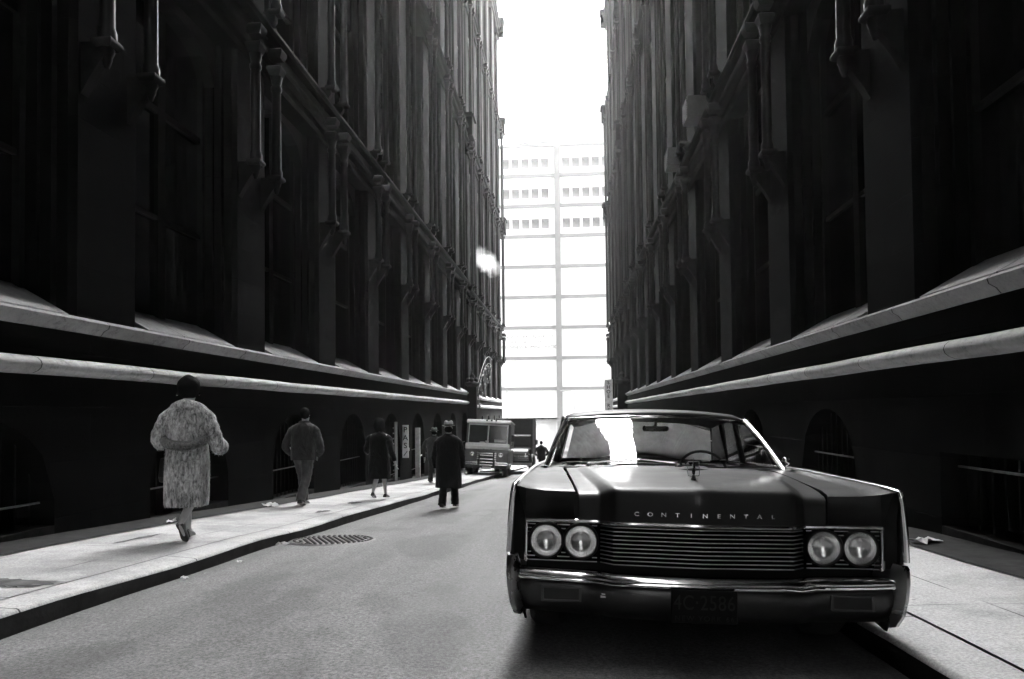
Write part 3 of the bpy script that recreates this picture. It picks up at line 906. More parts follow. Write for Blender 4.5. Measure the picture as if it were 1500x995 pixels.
# chrome blade along each fender crown
for sgn in (-1,1):
    b=MB(); path=[(sgn*(.972),.032,.56),(sgn*.966,.024,.70),(sgn*.956,.022,.84),(sgn*.948,.026,.888),(sgn*.944,.05,.905),(sgn*.942,.2,.917),(sgn*.942,.5,.927),(sgn*.942,1.0,.942),(sgn*.942,1.7,.96),(sgn*.942,3,.963),(sgn*.94,4.3,.96),(sgn*.93,5.5,.905)]
    rs=[]
    pv=crom(path,None,5)
    for i,p in enumerate(pv):
        d=(pv[min(i+1,len(pv)-1)]-pv[max(i-1,0)]).normalized()
        side=Vector((1,0,0)); up=d.cross(side).normalized()*(-1)
        w,h=.013,.007
        rs.append([tuple(p+side*a*w+up*bb*h) for a,bb in ((-1,-1),(1,-1),(1,.3),(.6,1),(-.6,1),(-1,.3))])
    b.rings(rs); b.build('fender_trim',M['chrome'],car,smooth=True,angle=45)
    # dark return between headlamp box and blade
    b=MB(); b.add([(sgn*.885,tplan(.88)+.02,.875),(sgn*.955,.06,.885),(sgn*.968,.06,.54),(sgn*.885,tplan(.88)+.02,.50)],[(0,1,2,3)])
    b.build('fender_return',M['paint'],car)
# grille: dark back, bars, surround
def along(xs,z,off,w,h,b):
    rs=[]
    for x in xs:
        t=tplan(x)+off; rs.append([(x,t-w,z-h),(x,t-w,z+h*.4),(x,t-w*.4,z+h),(x,t+w,z+h),(x,t+w,z-h)])
    b.rings(rs)
XS=[-.875,-.7,-.52,-.505,-.44,-.3,-.15,0,.15,.3,.44,.505,.52,.7,.875]
b=MB(); rs=[[(x,tplan(x)+.10,z) for x in XS] for z in (.50,.715)]; b.rings(rs,False,False,closed=False); b.build('grille_back',M['dark'],car)
b=MB()
for k in range(10):
    z=.510+.0205*k; along([x for x in XS if abs(x)<.52],z,.018,.006,.0019,b)
    c=math.sqrt(max(0,.100**2-(z-.612)**2))
    for sgn in (-1,1):
        for a0,a1 in ((.522,.605-c),(.605+c,.785-c),(.785+c,.882)):
            if a1-a0>.006: along([sgn*a0,sgn*a1] if sgn>0 else [sgn*a1,sgn*a0],z,.018,.006,.0019,b)
b.build('grille_bars',chrome('grille_bar_metal',.48,.4,.05),car)
b=MB()
pth=[(-.89,.505),(-.89,.70),(-.875,.714)]+[(x,.716) for x in XS[1:-1]]+[(.875,.714),(.89,.70),(.89,.505)]
pts=crom([(x,tplan(x)-.002,z) for x,z in pth],None,3)
b.tube(pts,.0115,8,flat=1.0); b.build('grille_surround',M['chrome'],car,smooth=True)
# headlamps
for x in (-.785,-.605,.605,.785):
    e=empty('headlight',(x,tplan(x)+.012,.612)); e.parent=car; e.scale=(.95,1,.95)
    b=MB(); pr=[(.098,.05),(.098,-.012),(.094,-.022),(.088,-.024),(.084,-.014),(.083,.05)]
    rs=[[(r*math.cos(a),z,r*math.sin(a)) for a in [2*math.pi*i/36 for i in range(36)]] for r,z in pr]
    b.rings(rs,False,False); b.build('bezel',M['valance'],e,smooth=True,angle=60)
    b=MB(); rs=[[(r*math.cos(a),z,r*math.sin(a)) for a in [2*math.pi*i/32 for i in range(32)]] for r,z in ((.083,.0),(.078,.02),(.06,.042),(.035,.056),(.008,.06))]
    b.rings(rs,False,True); b.build('reflector',M['reflector'],e,smooth=True,angle=80)
    b=MB(); rs=[[(r*math.cos(a),z,r*math.sin(a)) for a in [2*math.pi*i/32 for i in range(32)]] for r,z in ((.083,-.006),(.075,-.014),(.055,-.022),(.03,-.027),(.004,-.029))]
    b.rings(rs,False,True); b.build('lens',M['lens'],e,smooth=True,angle=80)
# bumper bar
def bplan(x):
    a=abs(x)
    if a<=.45: return -.10+.03*a/.45
    if a<=.53: return -.07+.05*(a-.45)/.08
    return -.02+.045*((a-.53)/.4)**1.5
XB=[-.93,-.85,-.7,-.6,-.53,-.49,-.45,-.3,-.15,0,.15,.3,.45,.49,.53,.6,.7,.85,.93]
b=MB(); rs=[]
for x in XB:
    t=bplan(x); zz=.012*(1-(abs(x)/.93)**2)*-1
    rs.append([(x,t+.10,.482+zz),(x,t+.035,.480+zz),(x,t+.010,.470+zz),(x,t+.004,.458+zz),(x,t+.010,.449+zz),(x,t+.003,.442+zz),(x,t+.004,.432+zz),(x,t+.02,.424+zz),(x,t+.10,.424+zz)])
b.rings(rs); b.build('bumper_bar',M['chrome'],car,smooth=True,angle=50)
# lower bumper body
b=MB(); rs=[]
for z,off,xw in ((.428,.02,.93),(.40,.012,.935),(.35,.018,.94),(.30,.04,.93),(.262,.075,.90),(.25,.13,.86)):
    rs.append([(x*xw/.93,bplan(x)+off,z-.012*(1-(abs(x)/.93)**2)) for x in XB])
b.rings(rs,False,False,closed=False); o=b.build('bumper_body',chrome('bumper_lower_dull',.075,.3,.15),car,smooth=True,angle=60)
o.modifiers.new('Solid','SOLIDIFY').thickness=.006
# bumper wrap ends
for sgn in (-1,1):
    b=MB(); rs=[]
    for z,xo,xi,tf,tb in ((.232,.94,.895,.09,.18),(.245,.955,.885,.055,.3),(.30,.972,.885,.02,.45),(.38,.984,.895,.004,.55),(.46,.99,.905,-.004,.62),(.53,.988,.925,-.004,.64),(.545,.982,.93,.004,.64)):
        rs.append([(sgn*xi,tf+.05,z),(sgn*(xi+.025),tf+.012,z),(sgn*(xo-.035),tf,z),(sgn*(xo-.01),tf+.02,z),(sgn*xo,tf+.09,z),(sgn*(xo+.004),tb*.6+tf,z),(sgn*xo,tb,z),(sgn*xi,tb,z)])
    b.rings(rs); b.build('bumper_end',M['chrome_dull'],car,smooth=True,angle=50)
# parking lamps
for sgn in (-1,1):
    x=sgn*.70; e=empty('parking_lamp',(x,bplan(x)+.002,.365)); e.parent=car
    b=MB()
    for q in ((-.10,-.088,-.036,.036),(.088,.10,-.036,.036),(-.088,.088,-.036,-.028),(-.088,.088,.028,.036)): b.box(q[0],q[1],-.012,.03,q[2],q[3])
    b.build('frame',chrome('parking_lamp_frame',.07,.4),e)
    b=MB(); b.box(-.088,.088,-.006,.02,-.028,.028); b.build('lens',plain('dark_lens',.008,.4,0,.3),e)
# licence plate
e=empty('licence_plate',(-.015,bplan(0)-.012,.345)); e.parent=car
b=MB(); b.box(-.155,.155,-.006,.006,-.078,.078); b.build('plate',M['plate'],e,bevel=.004)
text('lettering','4C\u00b72586',M['plate_text'],.098,e,(0,-.0075,.016),(R(90),0,0),.0008,spacing=1.08,xs=.80)
text('lettering','NEW YORK 66',M['plate_text'],.034,e,(.0,-.0075,-.055),(R(90),0,0),.0008,spacing=1.25,xs=1.05)
# hood lettering, one part per letter, following the lip
for i,ch in enumerate('CONTINENTAL'):
    x=-.335+.066*i
    text('letter',ch,M['white'] if False else M['chrome'],.028,car,(x+.008,tplan(x)-.009,.768),(R(90),0,R(5.5 if x<0 else -5.5)*(-1)),.004,xs=1.25,bold=.0006)
# sticker on the bumper
b=MB(); b.box(-.505,-.465,bplan(.5)+.001,bplan(.5)+.012,.358,.366); b.box(-.500,-.468,bplan(.5)+.001,bplan(.5)+.012,.372,.377); b.build('sticker',M['paper'],car)
# hood star ornament
e=empty('hood_ornament',(0,.33,.925)); e.parent=car; e.scale=(1.3,1.3,1.2)
b=MB()
b.add([(0,-.006,.0),(.008,0,.05),(0,.006,.0),(-.008,0,.05),(0,0,.105),(0,-.006,.05),(0,.006,.05)],[(0,1,5),(0,5,3),(2,6,1),(2,3,6),(4,5,1),(4,3,5),(4,1,6),(4,6,3)])
b.add([(-.062,0,.05),(0,-.007,.056),(.062,0,.05),(0,.007,.056),(0,0,.043)],[(0,1,4),(1,2,4),(2,3,4),(3,0,4),(0,3,1),(1,3,2)])
b.build('star',M['chrome'],e)
b=MB(); fr=[(-.022,.022),(-.026,.05),(-.022,.085),(.022,.085),(.026,.05),(.022,.022)]
b.tube([(x,0,z) for x,z in fr],.0022,6,closed=True); b.lathe([(.014,0),(.01,.012),(.004,.03)],n=8); b.build('star_frame',M['chrome_dull'],e)
# ---- greenhouse
def ws(u,v):       # u -1..1 across, v 0..1 up
    xb,xt=.875,.745
    x=u*lerp(xb,xt,v); a=abs(u)
    t=lerp(1.69+.19*a**2.0, 2.42+.18*a**2.0, v)
    z=lerp(.948-.006*a*a,1.352-.022*a*a,v)+.02*math.sin(math.pi*v)
    return (x,t,z)
def sheet(fn,nu,nv):
    b=MB(); rs=[[fn(-1+2*i/nu,j/nv) for i in range(nu+1)] for j in range(nv+1)]
    return b.rings(rs,False,False,closed=False)
o=sheet(ws,24,8).build('windscreen',M['glass'],car,smooth=True,angle=80)
def edge_tube(fn,path,r,name,mat,k=1,flat=1):
    b=MB(); b.tube([fn(u,v) for u,v in path],r,8,flat=flat); return b.build(name,mat,car,smooth=True)
for sgn in (-1,1):
    edge_tube(ws,[(sgn*1.0,v/8) for v in range(9)],.017,'windscreen_trim',M['chrome'])
edge_tube(ws,[(-1+2*i/24,1.0) for i in range(25)],.012,'header_trim',M['chrome'])
edge_tube(ws,[(-1+2*i/24,0.0) for i in range(25)],.009,'base_trim',M['blackrub'])
# roof
def roof(u,v):
    t=lerp(2.45,4.12,v); a=abs(u)
    t+=.15*a**2.0*(1-v)+ .04*a*a*v*-1
    zc=interp([(0,1.384),(.06,1.402),(.2,1.430),(.45,1.452),(.75,1.44),(1,1.40)],v)
    hw=interp([(0,.748),(.3,.77),(.7,.77),(1,.73)],v)
    z=zc-.034*a**2.6-.014*a*a - (.015 if a>.995 else 0)
    return (u*hw,t,z)
b=sheet(roof,24,18); o=b.build('roof',M['paint'],car,smooth=True,angle=70); s=o.modifiers.new('Solid','SOLIDIFY'); s.thickness=.03; s.offset=-1
b=MB(); b.rings([[(x*.97,t,z-.045) for x,t,z in [roof(-1+2*i/12,v) for i in range(13)]] for v in (.03,.2,.5,.8,.97)],False,False,closed=False); b.build('headliner',M['head_liner'],car,smooth=True)
# rear window
def rw(u,v):
    a=abs(u); x=u*lerp(.80,.70,v); t=lerp(4.78-.18*a*a,4.14-.06*a*a,v); z=lerp(.965,1.375-.03*a*a,v); return (x,t,z)
sheet(rw,16,6).build('rear_window',M['sideglass'],car,smooth=True,angle=80)
# pillars + side glass
for sgn in (-1,1):
    b=MB(); path=[ws(sgn*1.0,v/6) for v in range(7)]
    b.tube([(x+sgn*.012,t+.028,z-.012) for x,t,z in path],.022,8,flat=1.1); b.build('windscreen_pillar',M['paint'],car,smooth=True)
    b=MB(); top=[(sgn*.748,t,1.345) for t in (2.55,3.4,4.1)]
    b.tube([(sgn*.752,2.62,1.325),(sgn*.772,3.0,1.36),(sgn*.772,3.7,1.362),(sgn*.742,4.12,1.335)],.014,8); b.build('roof_rail',M['chrome_dull'],car,smooth=True)
    b=MB(); b.tube([(sgn*.86,3.22,.95),(sgn*.785,3.26,1.375)],.028,8); b.build('centre_pillar',M['blackrub'],car,smooth=True)
    # rear quarter
    b=MB(); b.prism([(3.98,.95),(4.85,.95),(4.18,1.39),(3.85,1.385)],0,1,lambda u,v,a:(sgn*(lerp(.885,.765,(v-.95)/.43)-.03*a),u,v)); b.build('rear_quarter',M['paint'],car)
    b=MB(); b.add([(sgn*.862,2.10,.952),(sgn*.775,2.60,1.345),(sgn*.782,3.25,1.37),(sgn*.862,3.22,.952)],[(0,1,2,3)]); b.build('front_side_window',M['sideglass'],car)
    b=MB(); b.add([(sgn*.862,3.26,.952),(sgn*.782,3.29,1.37),(sgn*.772,3.86,1.365),(sgn*.862,3.98,.952)],[(0,1,2,3)]); b.build('rear_side_window',M['sideglass'],car)
    # door belt and shoulder
    b=MB(); b.rings([[(sgn*.85,t,.945),(sgn*.885,t,.955),(sgn*.945,t,.95)] for t in (1.7,2.5,3.5,4.8)],False,False,closed=False); b.build('door_shoulder',M['paint'],car)
    b=MB(); b.tube([(sgn*.868,1.95,.957),(sgn*.872,3,.962),(sgn*.868,4.6,.958)],.010,6); b.build('belt_trim',M['chrome'],car)
    for t in (2.95,3.62):
        b=MB(); b.tube([(sgn*1.0,t,.80),(sgn*1.02,t+.03,.805),(sgn*1.02,t+.15,.805),(sgn*1.0,t+.18,.80)],.011,6); b.build('door_handle',M['chrome'],car)
    b=MB()
    for t in (1.98,3.24,4.0): b.box(sgn*1.0-.008,sgn*1.0+.0085,t,t+.006,.4,.93)
    b.build('door_gap',M['blackrub'],car)
    # inner door card
    b=MB(); b.box(min(sgn*.80,sgn*.845),max(sgn*.80,sgn*.845),1.95,4.3,.4,.93); b.build('door_card',M['seat'],car)
# door mirror on the driver's side
e=empty('door_mirror',(.885,2.02,.955)); e.parent=car; e.scale=(.62,.62,.62)
b=MB(); b.tube([(0,0,0),(.02,-.01,.05),(.05,-.02,.075)],.01,6); b.lathe([(.005,-.035),(.03,-.03),(.05,-.01),(.055,.0),(.045,.004)],n=16,T=lambda x,y,z:(.06+x,z-.02,.085+y)); b.build('housing',M['chrome'],e,smooth=True)
# wipers
for x0,x1,t0 in ((-.56,.06,1.735),(.075,.66,1.72)):
    e=empty('wiper',(0,0,0)); e.parent=car
    def wp(x,v): 
        p=ws(x/lerp(.875,.745,v),v); return (p[0],p[1]-.02,p[2]+.012)
    b=MB(); b.tube([wp(x0,.02),wp(lerp(x0,x1,.3),.085),wp(lerp(x0,x1,.62),.115)],[.013,.009,.007],6); b.lathe([(.02,-.02),(.02,.012),(.012,.022),(.002,.024)],wp(x0,0),10); b.build('arm',M['chrome_dull'],e,smooth=True)
    b=MB(); b.tube([wp(lerp(x0,x1,.22),.06),wp(lerp(x0,x1,.6),.105),wp(x1,.06)],.007,6); b.build('blade',M['chrome'],e)
# interior
b=MB(); rs=[[(x,t,z-.03*(abs(x)/.8)**2) for x in (-.82,-.5,0,.5,.82)] for t,z in ((1.75,.92),(2.05,.935),(2.25,.92),(2.3,.85),(2.28,.6))]
b.rings(rs,False,False,closed=False); b.build('dashboard',M['blackrub'],car,smooth=True)
b=MB(); c=Vector((.37,2.42,.90)); ax=Matrix.Rotation(R(62),4,'X')
b.tube([c+ax@Vector((.195*math.cos(a),.195*math.sin(a),0)) for a in [2*math.pi*i/28 for i in range(28)]],.012,8,closed=True)
for a in (0,math.pi): b.tube([c,c+ax@Vector((.19*math.cos(a),.19*math.sin(a),0))],.012,6)
b.tube([c,c+Vector((0,-.35,-.18))],.03,8); b.build('steering_wheel',M['blackrub'],car,smooth=True)
b=MB(); b.lathe([(.012,0),(.012,.05)],(0,2.52,1.27),8); 
b.rings([[(x*a,2.52+dt,1.255+z*a) for x,z in ((-.10,-.022),(-.11,0),(-.10,.022),(.10,.022),(.11,0),(.10,-.022))] for a,dt in ((.9,-.02),(1,-.008),(1,.01))]); b.build('rear_view_mirror',M['chrome_dull'],car,smooth=True,angle=50)
for t0,h in ((3.05,.90),(4.1,.90)):
    e=empty('bench_seat',(0,t0,0)); e.parent=car
    b=MB(); b.box(-.72,.72,-.55,.08,.36,.58); b.build('cushion',M['seat'],e,bevel=.05)
    b=MB(); b.add([],[]); b.prism([(.0,.5),(.16,.5),(.24,h),(.12,h)],-.72,.72,lambda u,v,a:(a,u,v)); b.build('backrest',M['seat'],e,bevel=.04)
b=MB(); b.box(-.8,.8,4.3,4.75,.90,.925); b.build('parcel_shelf',M['head_liner'],car)
# wheels
def wheel(parent,x,t,rad,w,rimmat,name='wheel'):
    e=empty(name,(x,t,rad)); e.parent=parent
    T=lambda a,b_,c: (c,a,b_)
    b=MB(); b.lathe([(rad*.62,-w/2),(rad*.9,-w/2),(rad*.98,-w*.38),(rad,-w*.25),(rad,w*.25),(rad*.98,w*.38),(rad*.9,w/2),(rad*.62,w/2)],n=36,T=T); b.build('tyre',M['tyre'],e,smooth=True,angle=50)
    b=MB(); b.lathe([(.02,-w*.42),(rad*.25,-w*.44),(rad*.5,-w*.36),(rad*.61,-w*.46),(rad*.63,-w*.4),(rad*.63,w*.4),(rad*.61,w*.46),(rad*.5,w*.36),(rad*.25,w*.44),(.02,w*.42)],n=28,T=T); b.build('rim',rimmat,e,smooth=True,angle=50)
for x in (-.80,.80):
    for t in (AXF,AXR): wheel(car,x,t,.355,.22,M['chrome_dull'])
# ---------------------------------------------------------------- delivery van and box truck
def van():
    Y=33.0; X=-3.78
    v=empty('delivery_van',(X,Y,g(Y)+.06)); tag(v,'grey walk-in delivery van facing the camera with two wheels on the kerb','van')
    v.rotation_euler=(math.atan(-.0575),R(3.2),R(1.5))
    grey=plain('van_paint_grey',.07,.4,var=.15,coat=.3); pale=plain('van_paint_pale',.5,.4,var=.1,coat=.3); dk=plain('van_paint_dark',.07,.45)
    w=.99
    b=MB(); 
    prof=[(.0,.55),(-.02,1.05),(.0,1.42),(.12,1.45),(.34,2.42),(.5,2.52),(4.4,2.52),(4.4,.55)]
    b.prism(prof,-w,w,lambda t,z,a:(a,t,z)); b.build('body',grey,v,bevel=.07)
    b=MB(); b.prism([(-.03,1.20),(-.03,1.34),(.06,1.475),(.16,1.475),(.1,1.2)],-w-.01,w+.01,lambda t,z,a:(a,t,z)); b.build('hood_band',pale,v,bevel=.03)
    b=MB(); b.prism([(.30,2.36),(.28,2.42),(.40,2.56),(4.4,2.58),(4.4,2.5),(.5,2.48)],-w-.02,w+.02,lambda t,z,a:(a,t,z)); b.build('roof',pale,v,bevel=.04)
    pl=lambda x,z,o:(x,.12+(z-1.45)/.97*.22-o,z)
    for x0,x1 in ((-.86,-.03),(.03,.86)):
        b=MB(); b.add([pl(x0,1.5,.012),pl(x1,1.5,.012),pl(x1,2.3,.012),pl(x0,2.3,.012)],[(0,1,2,3)]); b.build('windscreen',M['pane'],v)
    b=MB()
    for x0,x1,z0,z1 in ((-.90,-.86,1.47,2.33),(.86,.90,1.47,2.33),(-.03,.03,1.47,2.33),(-.9,.9,2.3,2.35),(-.9,.9,1.46,1.5)):
        b.add([pl(x0,z0,.03),pl(x1,z0,.03),pl(x1,z1,.03),pl(x0,z1,.03),pl(x0,z0,-.02),pl(x1,z0,-.02),pl(x1,z1,-.02),pl(x0,z1,-.02)],[(0,1,2,3),(0,1,5,4),(1,2,6,5),(2,3,7,6),(3,0,4,7)])
    b.build('windscreen_frame',pale,v)
    b=MB(); b.box(.30,.80,.13,.2,1.515,1.66); b.box(-.1,.04,.10,.16,1.51,1.6); b.box(-.36,-.14,.08,.14,1.5,1.55); b.build('dashboard_clutter',M['paper'],v)
    for x in (-.09,.0+.12,.33): 
        b=MB(); b.ellipsoid((x,.33,2.53),(.045,.05,.04),8,6); b.build('marker_lamp',M['black'],v)
    for x in (-.66,.62):
        e=empty('headlight',(x,-.03,.98)); e.parent=v
        b=MB(); b.lathe([(.10,.03),(.10,-.02),(.085,-.02),(.085,.02)],n=18,T=lambda a,c,d:(a,d,c)); b.build('ring',M['chrome'],e,smooth=True,angle=50)
        b=MB(); b.lathe([(.085,.0),(.06,-.025),(.01,-.035)],n=18,T=lambda a,c,d:(a,d,c)); b.build('lens',M['reflector'],e,smooth=True)
    b=MB(); b.box(-.38,.36,-.045,.0,.5,1.10); b.build('grille_back',M['black'],v)
    b=MB()
    for z in (1.03,.93,.77,.63): b.box(-.30,.28,-.085,-.04,z-.025,z+.03)
    for z in (1.05,.96,.87,.77,.68): 
        b.box(-.44,-.35,-.07,-.02,z-.018,z+.018); b.box(.34,.43,-.07,-.02,z-.018,z+.018)
    b.build('grille_bars',M['chrome'],v)
    b=MB()
    for x0,x1 in ((-.98,-.38),(.38,.95)):
        for z in (.62,.53): b.box(x0,x1,-.12,-.05,z-.03,z+.025)
    b.box(-.3,.28,-.11,-.05,.48,.53); b.build('bumper',M['chrome'],v,bevel=.01)
    b=MB()
    for x in (-.36,.34): b.box(x-.045,x+.045,-.15,-.06,.42,.76)
    b.build('bumper_guard',M['black'],v)
    b=MB(); b.box(-.18,.22,-.08,-.06,.32,.44); b.build('licence_plate',M['paper'],v)
    b=MB(); b.box(-.92,.92,.0,4.2,.36,.56); b.box(-.3,.6,.2,.3,.18,.24); b.build('chassis',M['black'],v)
    text('lettering','GMC',dk,.13,v,(0,-.036,1.17),(R(90),0,0),.012,spacing=1.4,xs=1.3,bold=.006)
    # side door opening on the near side
    b=MB(); b.box(w-.01,w+.008,.55,1.35,.6,2.3); b.build('side_door',M['black'],v)
    b=MB(); b.tube([(w+.02,.3,1.4),(w+.14,.2,1.45),(w+.14,.2,1.75)],.012,6); b.box(w+.07,w+.21,.17,.20,1.6,1.9); b.build('wing_mirror',M['black'],v)
    for x in (-.80,.80):
        for t in (.75,3.5): wheel(v,x,t,.36,.22,M['chrome_dull'])
    for sx in (-1,1):
        b=MB(); b.box(sx*w-.02,sx*w+.015,.42,1.08,.5,.84); b.build('wheel_arch',M['black'],v)
van()
def truck():
    Y=38.6; X=-2.98
    v=empty('box_truck',(X,Y,g(Y)+.02)); tag(v,'dark box truck with a pale hood parked behind the delivery van','truck')
    v.rotation_euler=(math.atan(-.0575),R(1),R(2))
    dk=plain('truck_box_dark',.035,.6,var=.3); md=plain('truck_cab_grey',.012,.6); pale=plain('truck_hood_pale',.14,.35,coat=.4)
    b=MB(); b.box(-1.1,1.1,2.2,7.2,.9,3.02); b.build('cargo_box',dk,v,bevel=.03)
    b=MB(); b.box(.98,1.12,2.17,2.3,.9,3.04); b.box(1.09,1.13,2.2,7.2,2.9,3.04)
    for k in range(9): b.box(1.1,1.13,2.4+k*.55,2.46+k*.55,.95,2.95)
    b.build('box_trim',M['rail'],v)
    b=MB(); b.prism([(.9,.6),(.9,1.3),(1.15,1.38),(1.4,2.02),(1.6,2.1),(2.15,2.1),(2.15,.6)],-.92,.92,lambda t,z,a:(a,t,z)); b.build('cab',md,v,bevel=.06)
    b=MB(); b.add([(-.78,1.165,1.42),(.78,1.165,1.42),(.74,1.375,1.95),(-.74,1.375,1.95)],[(0,1,2,3)]); b.build('windscreen',plain('truck_glass_dark',.01,.4,0,.2),v)
    b=MB(); b.prism([(.0,1.02),(.02,1.18),(.2,1.28),(1.0,1.36),(1.0,.95)],-.82,.82,lambda t,z,a:(a,t,z)); b.build('hood',pale,v,bevel=.07)
    b=MB(); b.box(-.84,.84,.02,.95,.5,1.05); b.box(-.9,.9,-.02,.1,.62,1.04); b.build('front_panel',M['black'],v,bevel=.04)
    b=MB()
    for z in (.72,.82,.92): b.box(-.8,.8,-.045,-.02,z-.015,z+.02)
    b.build('grille_bars',M['chrome_dull'],v)
    b=MB(); b.box(-.98,.98,-.14,-.04,.42,.58); b.build('bumper',plain('truck_bumper',.3,.4),v,bevel=.02)
    for x in (-.66,.66):
        e=empty('headlight',(x,-.05,.98)); e.parent=v
        b=MB(); b.lathe([(.1,.03),(.1,-.02),(.06,-.035),(.01,-.04)],n=16,T=lambda a,c,d:(a,d,c)); b.build('lens',M['reflector'],e,smooth=True)
        b=MB(); b.lathe([(.115,.02),(.115,-.015),(.1,-.02)],n=16,T=lambda a,c,d:(a,d,c)); b.build('ring',M['chrome'],e,smooth=True)
    for sx in (-1,1):
        b=MB(); b.ellipsoid((sx*.98,.85,.62),(.2,.56,.42),14,9); b.build('fender',M['black'],v,smooth=True)
        b=MB(); b.tube([(sx*.95,1.2,1.5),(sx*1.2,1.1,1.55),(sx*1.2,1.1,1.75)],.014,6); b.box(sx*1.2-.08,sx*1.2+.08,1.07,1.1,1.55,1.8); b.build('wing_mirror',M['black'],v)
    b=MB(); b.box(-.9,.9,.3,7.1,.55,.88); b.build('chassis',M['black'],v)
    for x in (-.9,.9):
        for t in (.85,5.6): wheel(v,x,t,.42,.24,M['iron'])
truck()

# ---------------------------------------------------------------- people
def fabric(name,c,rough=.9,var=.2,sc=14,sheen=.15,bump=.3):
    t=NT(name); v=t.coord((1,1,.55)); n=t.noise(v,7,4,.55,.8); m=t.noise(t.coord(),90,3,.6)
    t.bsdf(t.ramp(t.noise(v,sc,4),[(.3,c*(1-var)),(.7,c*(1+var))]),rough,t.bump(t.math('ADD',t.math('MULTIPLY',n,1.0),t.math('MULTIPLY',m,.06)),.9,.05),spec=.1,sheen=sheen); return t.m
M['skin']=plain('skin_tone',.42,.55,var=.08,sc=20)
M['skin_leg']=plain('stocking_leg',.36,.5,var=.08,sc=20)
M['hair']=plain('dark_hair',.006,.85,0,.06,0,.4,40,.8)
M['leather']=plain('black_leather',.014,.35,coat=.2)
def fur_mat(nm='fur_pale_grey',k=1.0,sc=(9,9,3.6)):
    t=NT(nm); v=t.coord(sc); v2=t.coord((1,1,1))
    n=t.noise(v,3.4,6,.75,.7); n2=t.noise(v2,3.2,3,.6)
    f=t.math('ADD',t.math('MULTIPLY',n,.75),t.math('MULTIPLY',n2,.25))
    col=t.ramp(f,[(.40,.09*k),(.49,.42*k),(.60,.88*k)])
    t.bsdf(col,.85,t.bump(n,.8,.02),spec=.2,sheen=.35); return t.m
M['fur']=fur_mat()
def body_mesh(J,mat,name='body',k=1.0):
    """one continuous skinned figure from joint table J (dict name->(x,y,z)); walks towards +Y"""
    V=[];E=[];RD=[]
    def v(p,r,r2=None): V.append(tuple(p)); RD.append((r*k,(r2 or r)*k)); return len(V)-1
    def lk(a,b): E.append((a,b))
    P=J; 
    pel=v(P['pelvis'],.125,.10); sp=v(P['spine'],.115,.09); ch=v(P['chest'],.14,.10); nb=v(P['neck'],.058); 
    lk(pel,sp);lk(sp,ch);lk(ch,nb)
    h=Vector(P['head']); fw=Vector(P.get('face',(0,1,0))).normalized(); sd=fw.cross(Vector((0,0,1))).normalized()
    nk=v(tuple(Vector(P['neck'])*.4+h*.6-Vector((0,0,.07))),.05); lk(nb,nk)
    j=v(tuple(h+fw*.02-Vector((0,0,.035))),.068,.075); lk(nk,j)
    hd=v(tuple(h+Vector((0,0,.035))),.078,.092); lk(j,hd)
    tp=v(tuple(h+Vector((0,0,.095))-fw*.01),.05,.06); lk(hd,tp)
    ns=v(tuple(h+fw*.105-Vector((0,0,.01))),.012); lk(j,ns)
    for s in (-1,1):
        e=v(tuple(h+sd*s*.088-fw*.01+Vector((0,0,.0))),.016,.026); lk(hd,e)
    for s in ('l','r'):
        sg=-1 if s=='l' else 1
        sh=v(P['sh'+s],.058); lk(ch,sh)
        el=v(P['el'+s],.042); lk(sh,el); wr=v(P['wr'+s],.028); lk(el,wr)
        d=(Vector(P['wr'+s])-Vector(P['el'+s])).normalized(); w=Vector(P['wr'+s])
        pm=v(tuple(w+d*.055),.036,.018); lk(wr,pm)
        side=Vector((sg,0,0)).cross(d).normalized() if abs(d.x)<.8 else Vector((0,1,0))
        inn=d.cross(side).normalized()
        for i,(o,l) in enumerate(((-.026,.068),(-.009,.078),(.009,.073),(.026,.058))):
            a=v(tuple(w+d*(.085)+side*o),.0095); lk(pm,a)
            b_=v(tuple(w+d*(.085+l*.55)+side*o*1.05+inn*.012),.0085); lk(a,b_)
            c=v(tuple(w+d*(.085+l*.9)+side*o*1.0+inn*.034),.007); lk(b_,c)
        a=v(tuple(w+d*.035+side*.034),.011); lk(pm,a); b_=v(tuple(w+d*.075+side*.05+inn*.02),.009); lk(a,b_)
        hp=v(P['hp'+s],.088); lk(pel,hp); kn=v(P['kn'+s],.056); lk(hp,kn)
        mid=Vector(P['kn'+s])*.62+Vector(P['an'+s])*.38+Vector((0,-.015,0)); cf=v(tuple(mid),.05); lk(kn,cf)
        an=v(P['an'+s],.033); lk(cf,an); toe=v(P['to'+s],.03,.022); lk(an,toe)
    me=bpy.data.meshes.new(name); me.from_pydata(V,E,[]); o=bpy.data.objects.new(name+'_tmp',me); COL.objects.link(o)
    sk=o.modifiers.new('Skin','SKIN'); sk.use_smooth_shade=True
    for i,d in enumerate(me.skin_vertices[0].data): d.radius=RD[i]; d.use_root=(i==0)
    sb=o.modifiers.new('Sub','SUBSURF'); sb.levels=2; sb.render_levels=2
    bpy.context.view_layer.update()
    m2=bpy.data.meshes.new_from_object(o.evaluated_get(bpy.context.evaluated_depsgraph_get()))
    bpy.data.objects.remove(o); m2.name=name; m2.materials.clear()
    for m in (mat if isinstance(mat,list) else [mat]): m2.materials.append(m)
    for p in m2.polygons:
        p.use_smooth=True
        if isinstance(mat,list) and p.center.z<P['pelvis'][2]-.1 and abs(p.center.x)<.25 : p.material_index=1
    return m2
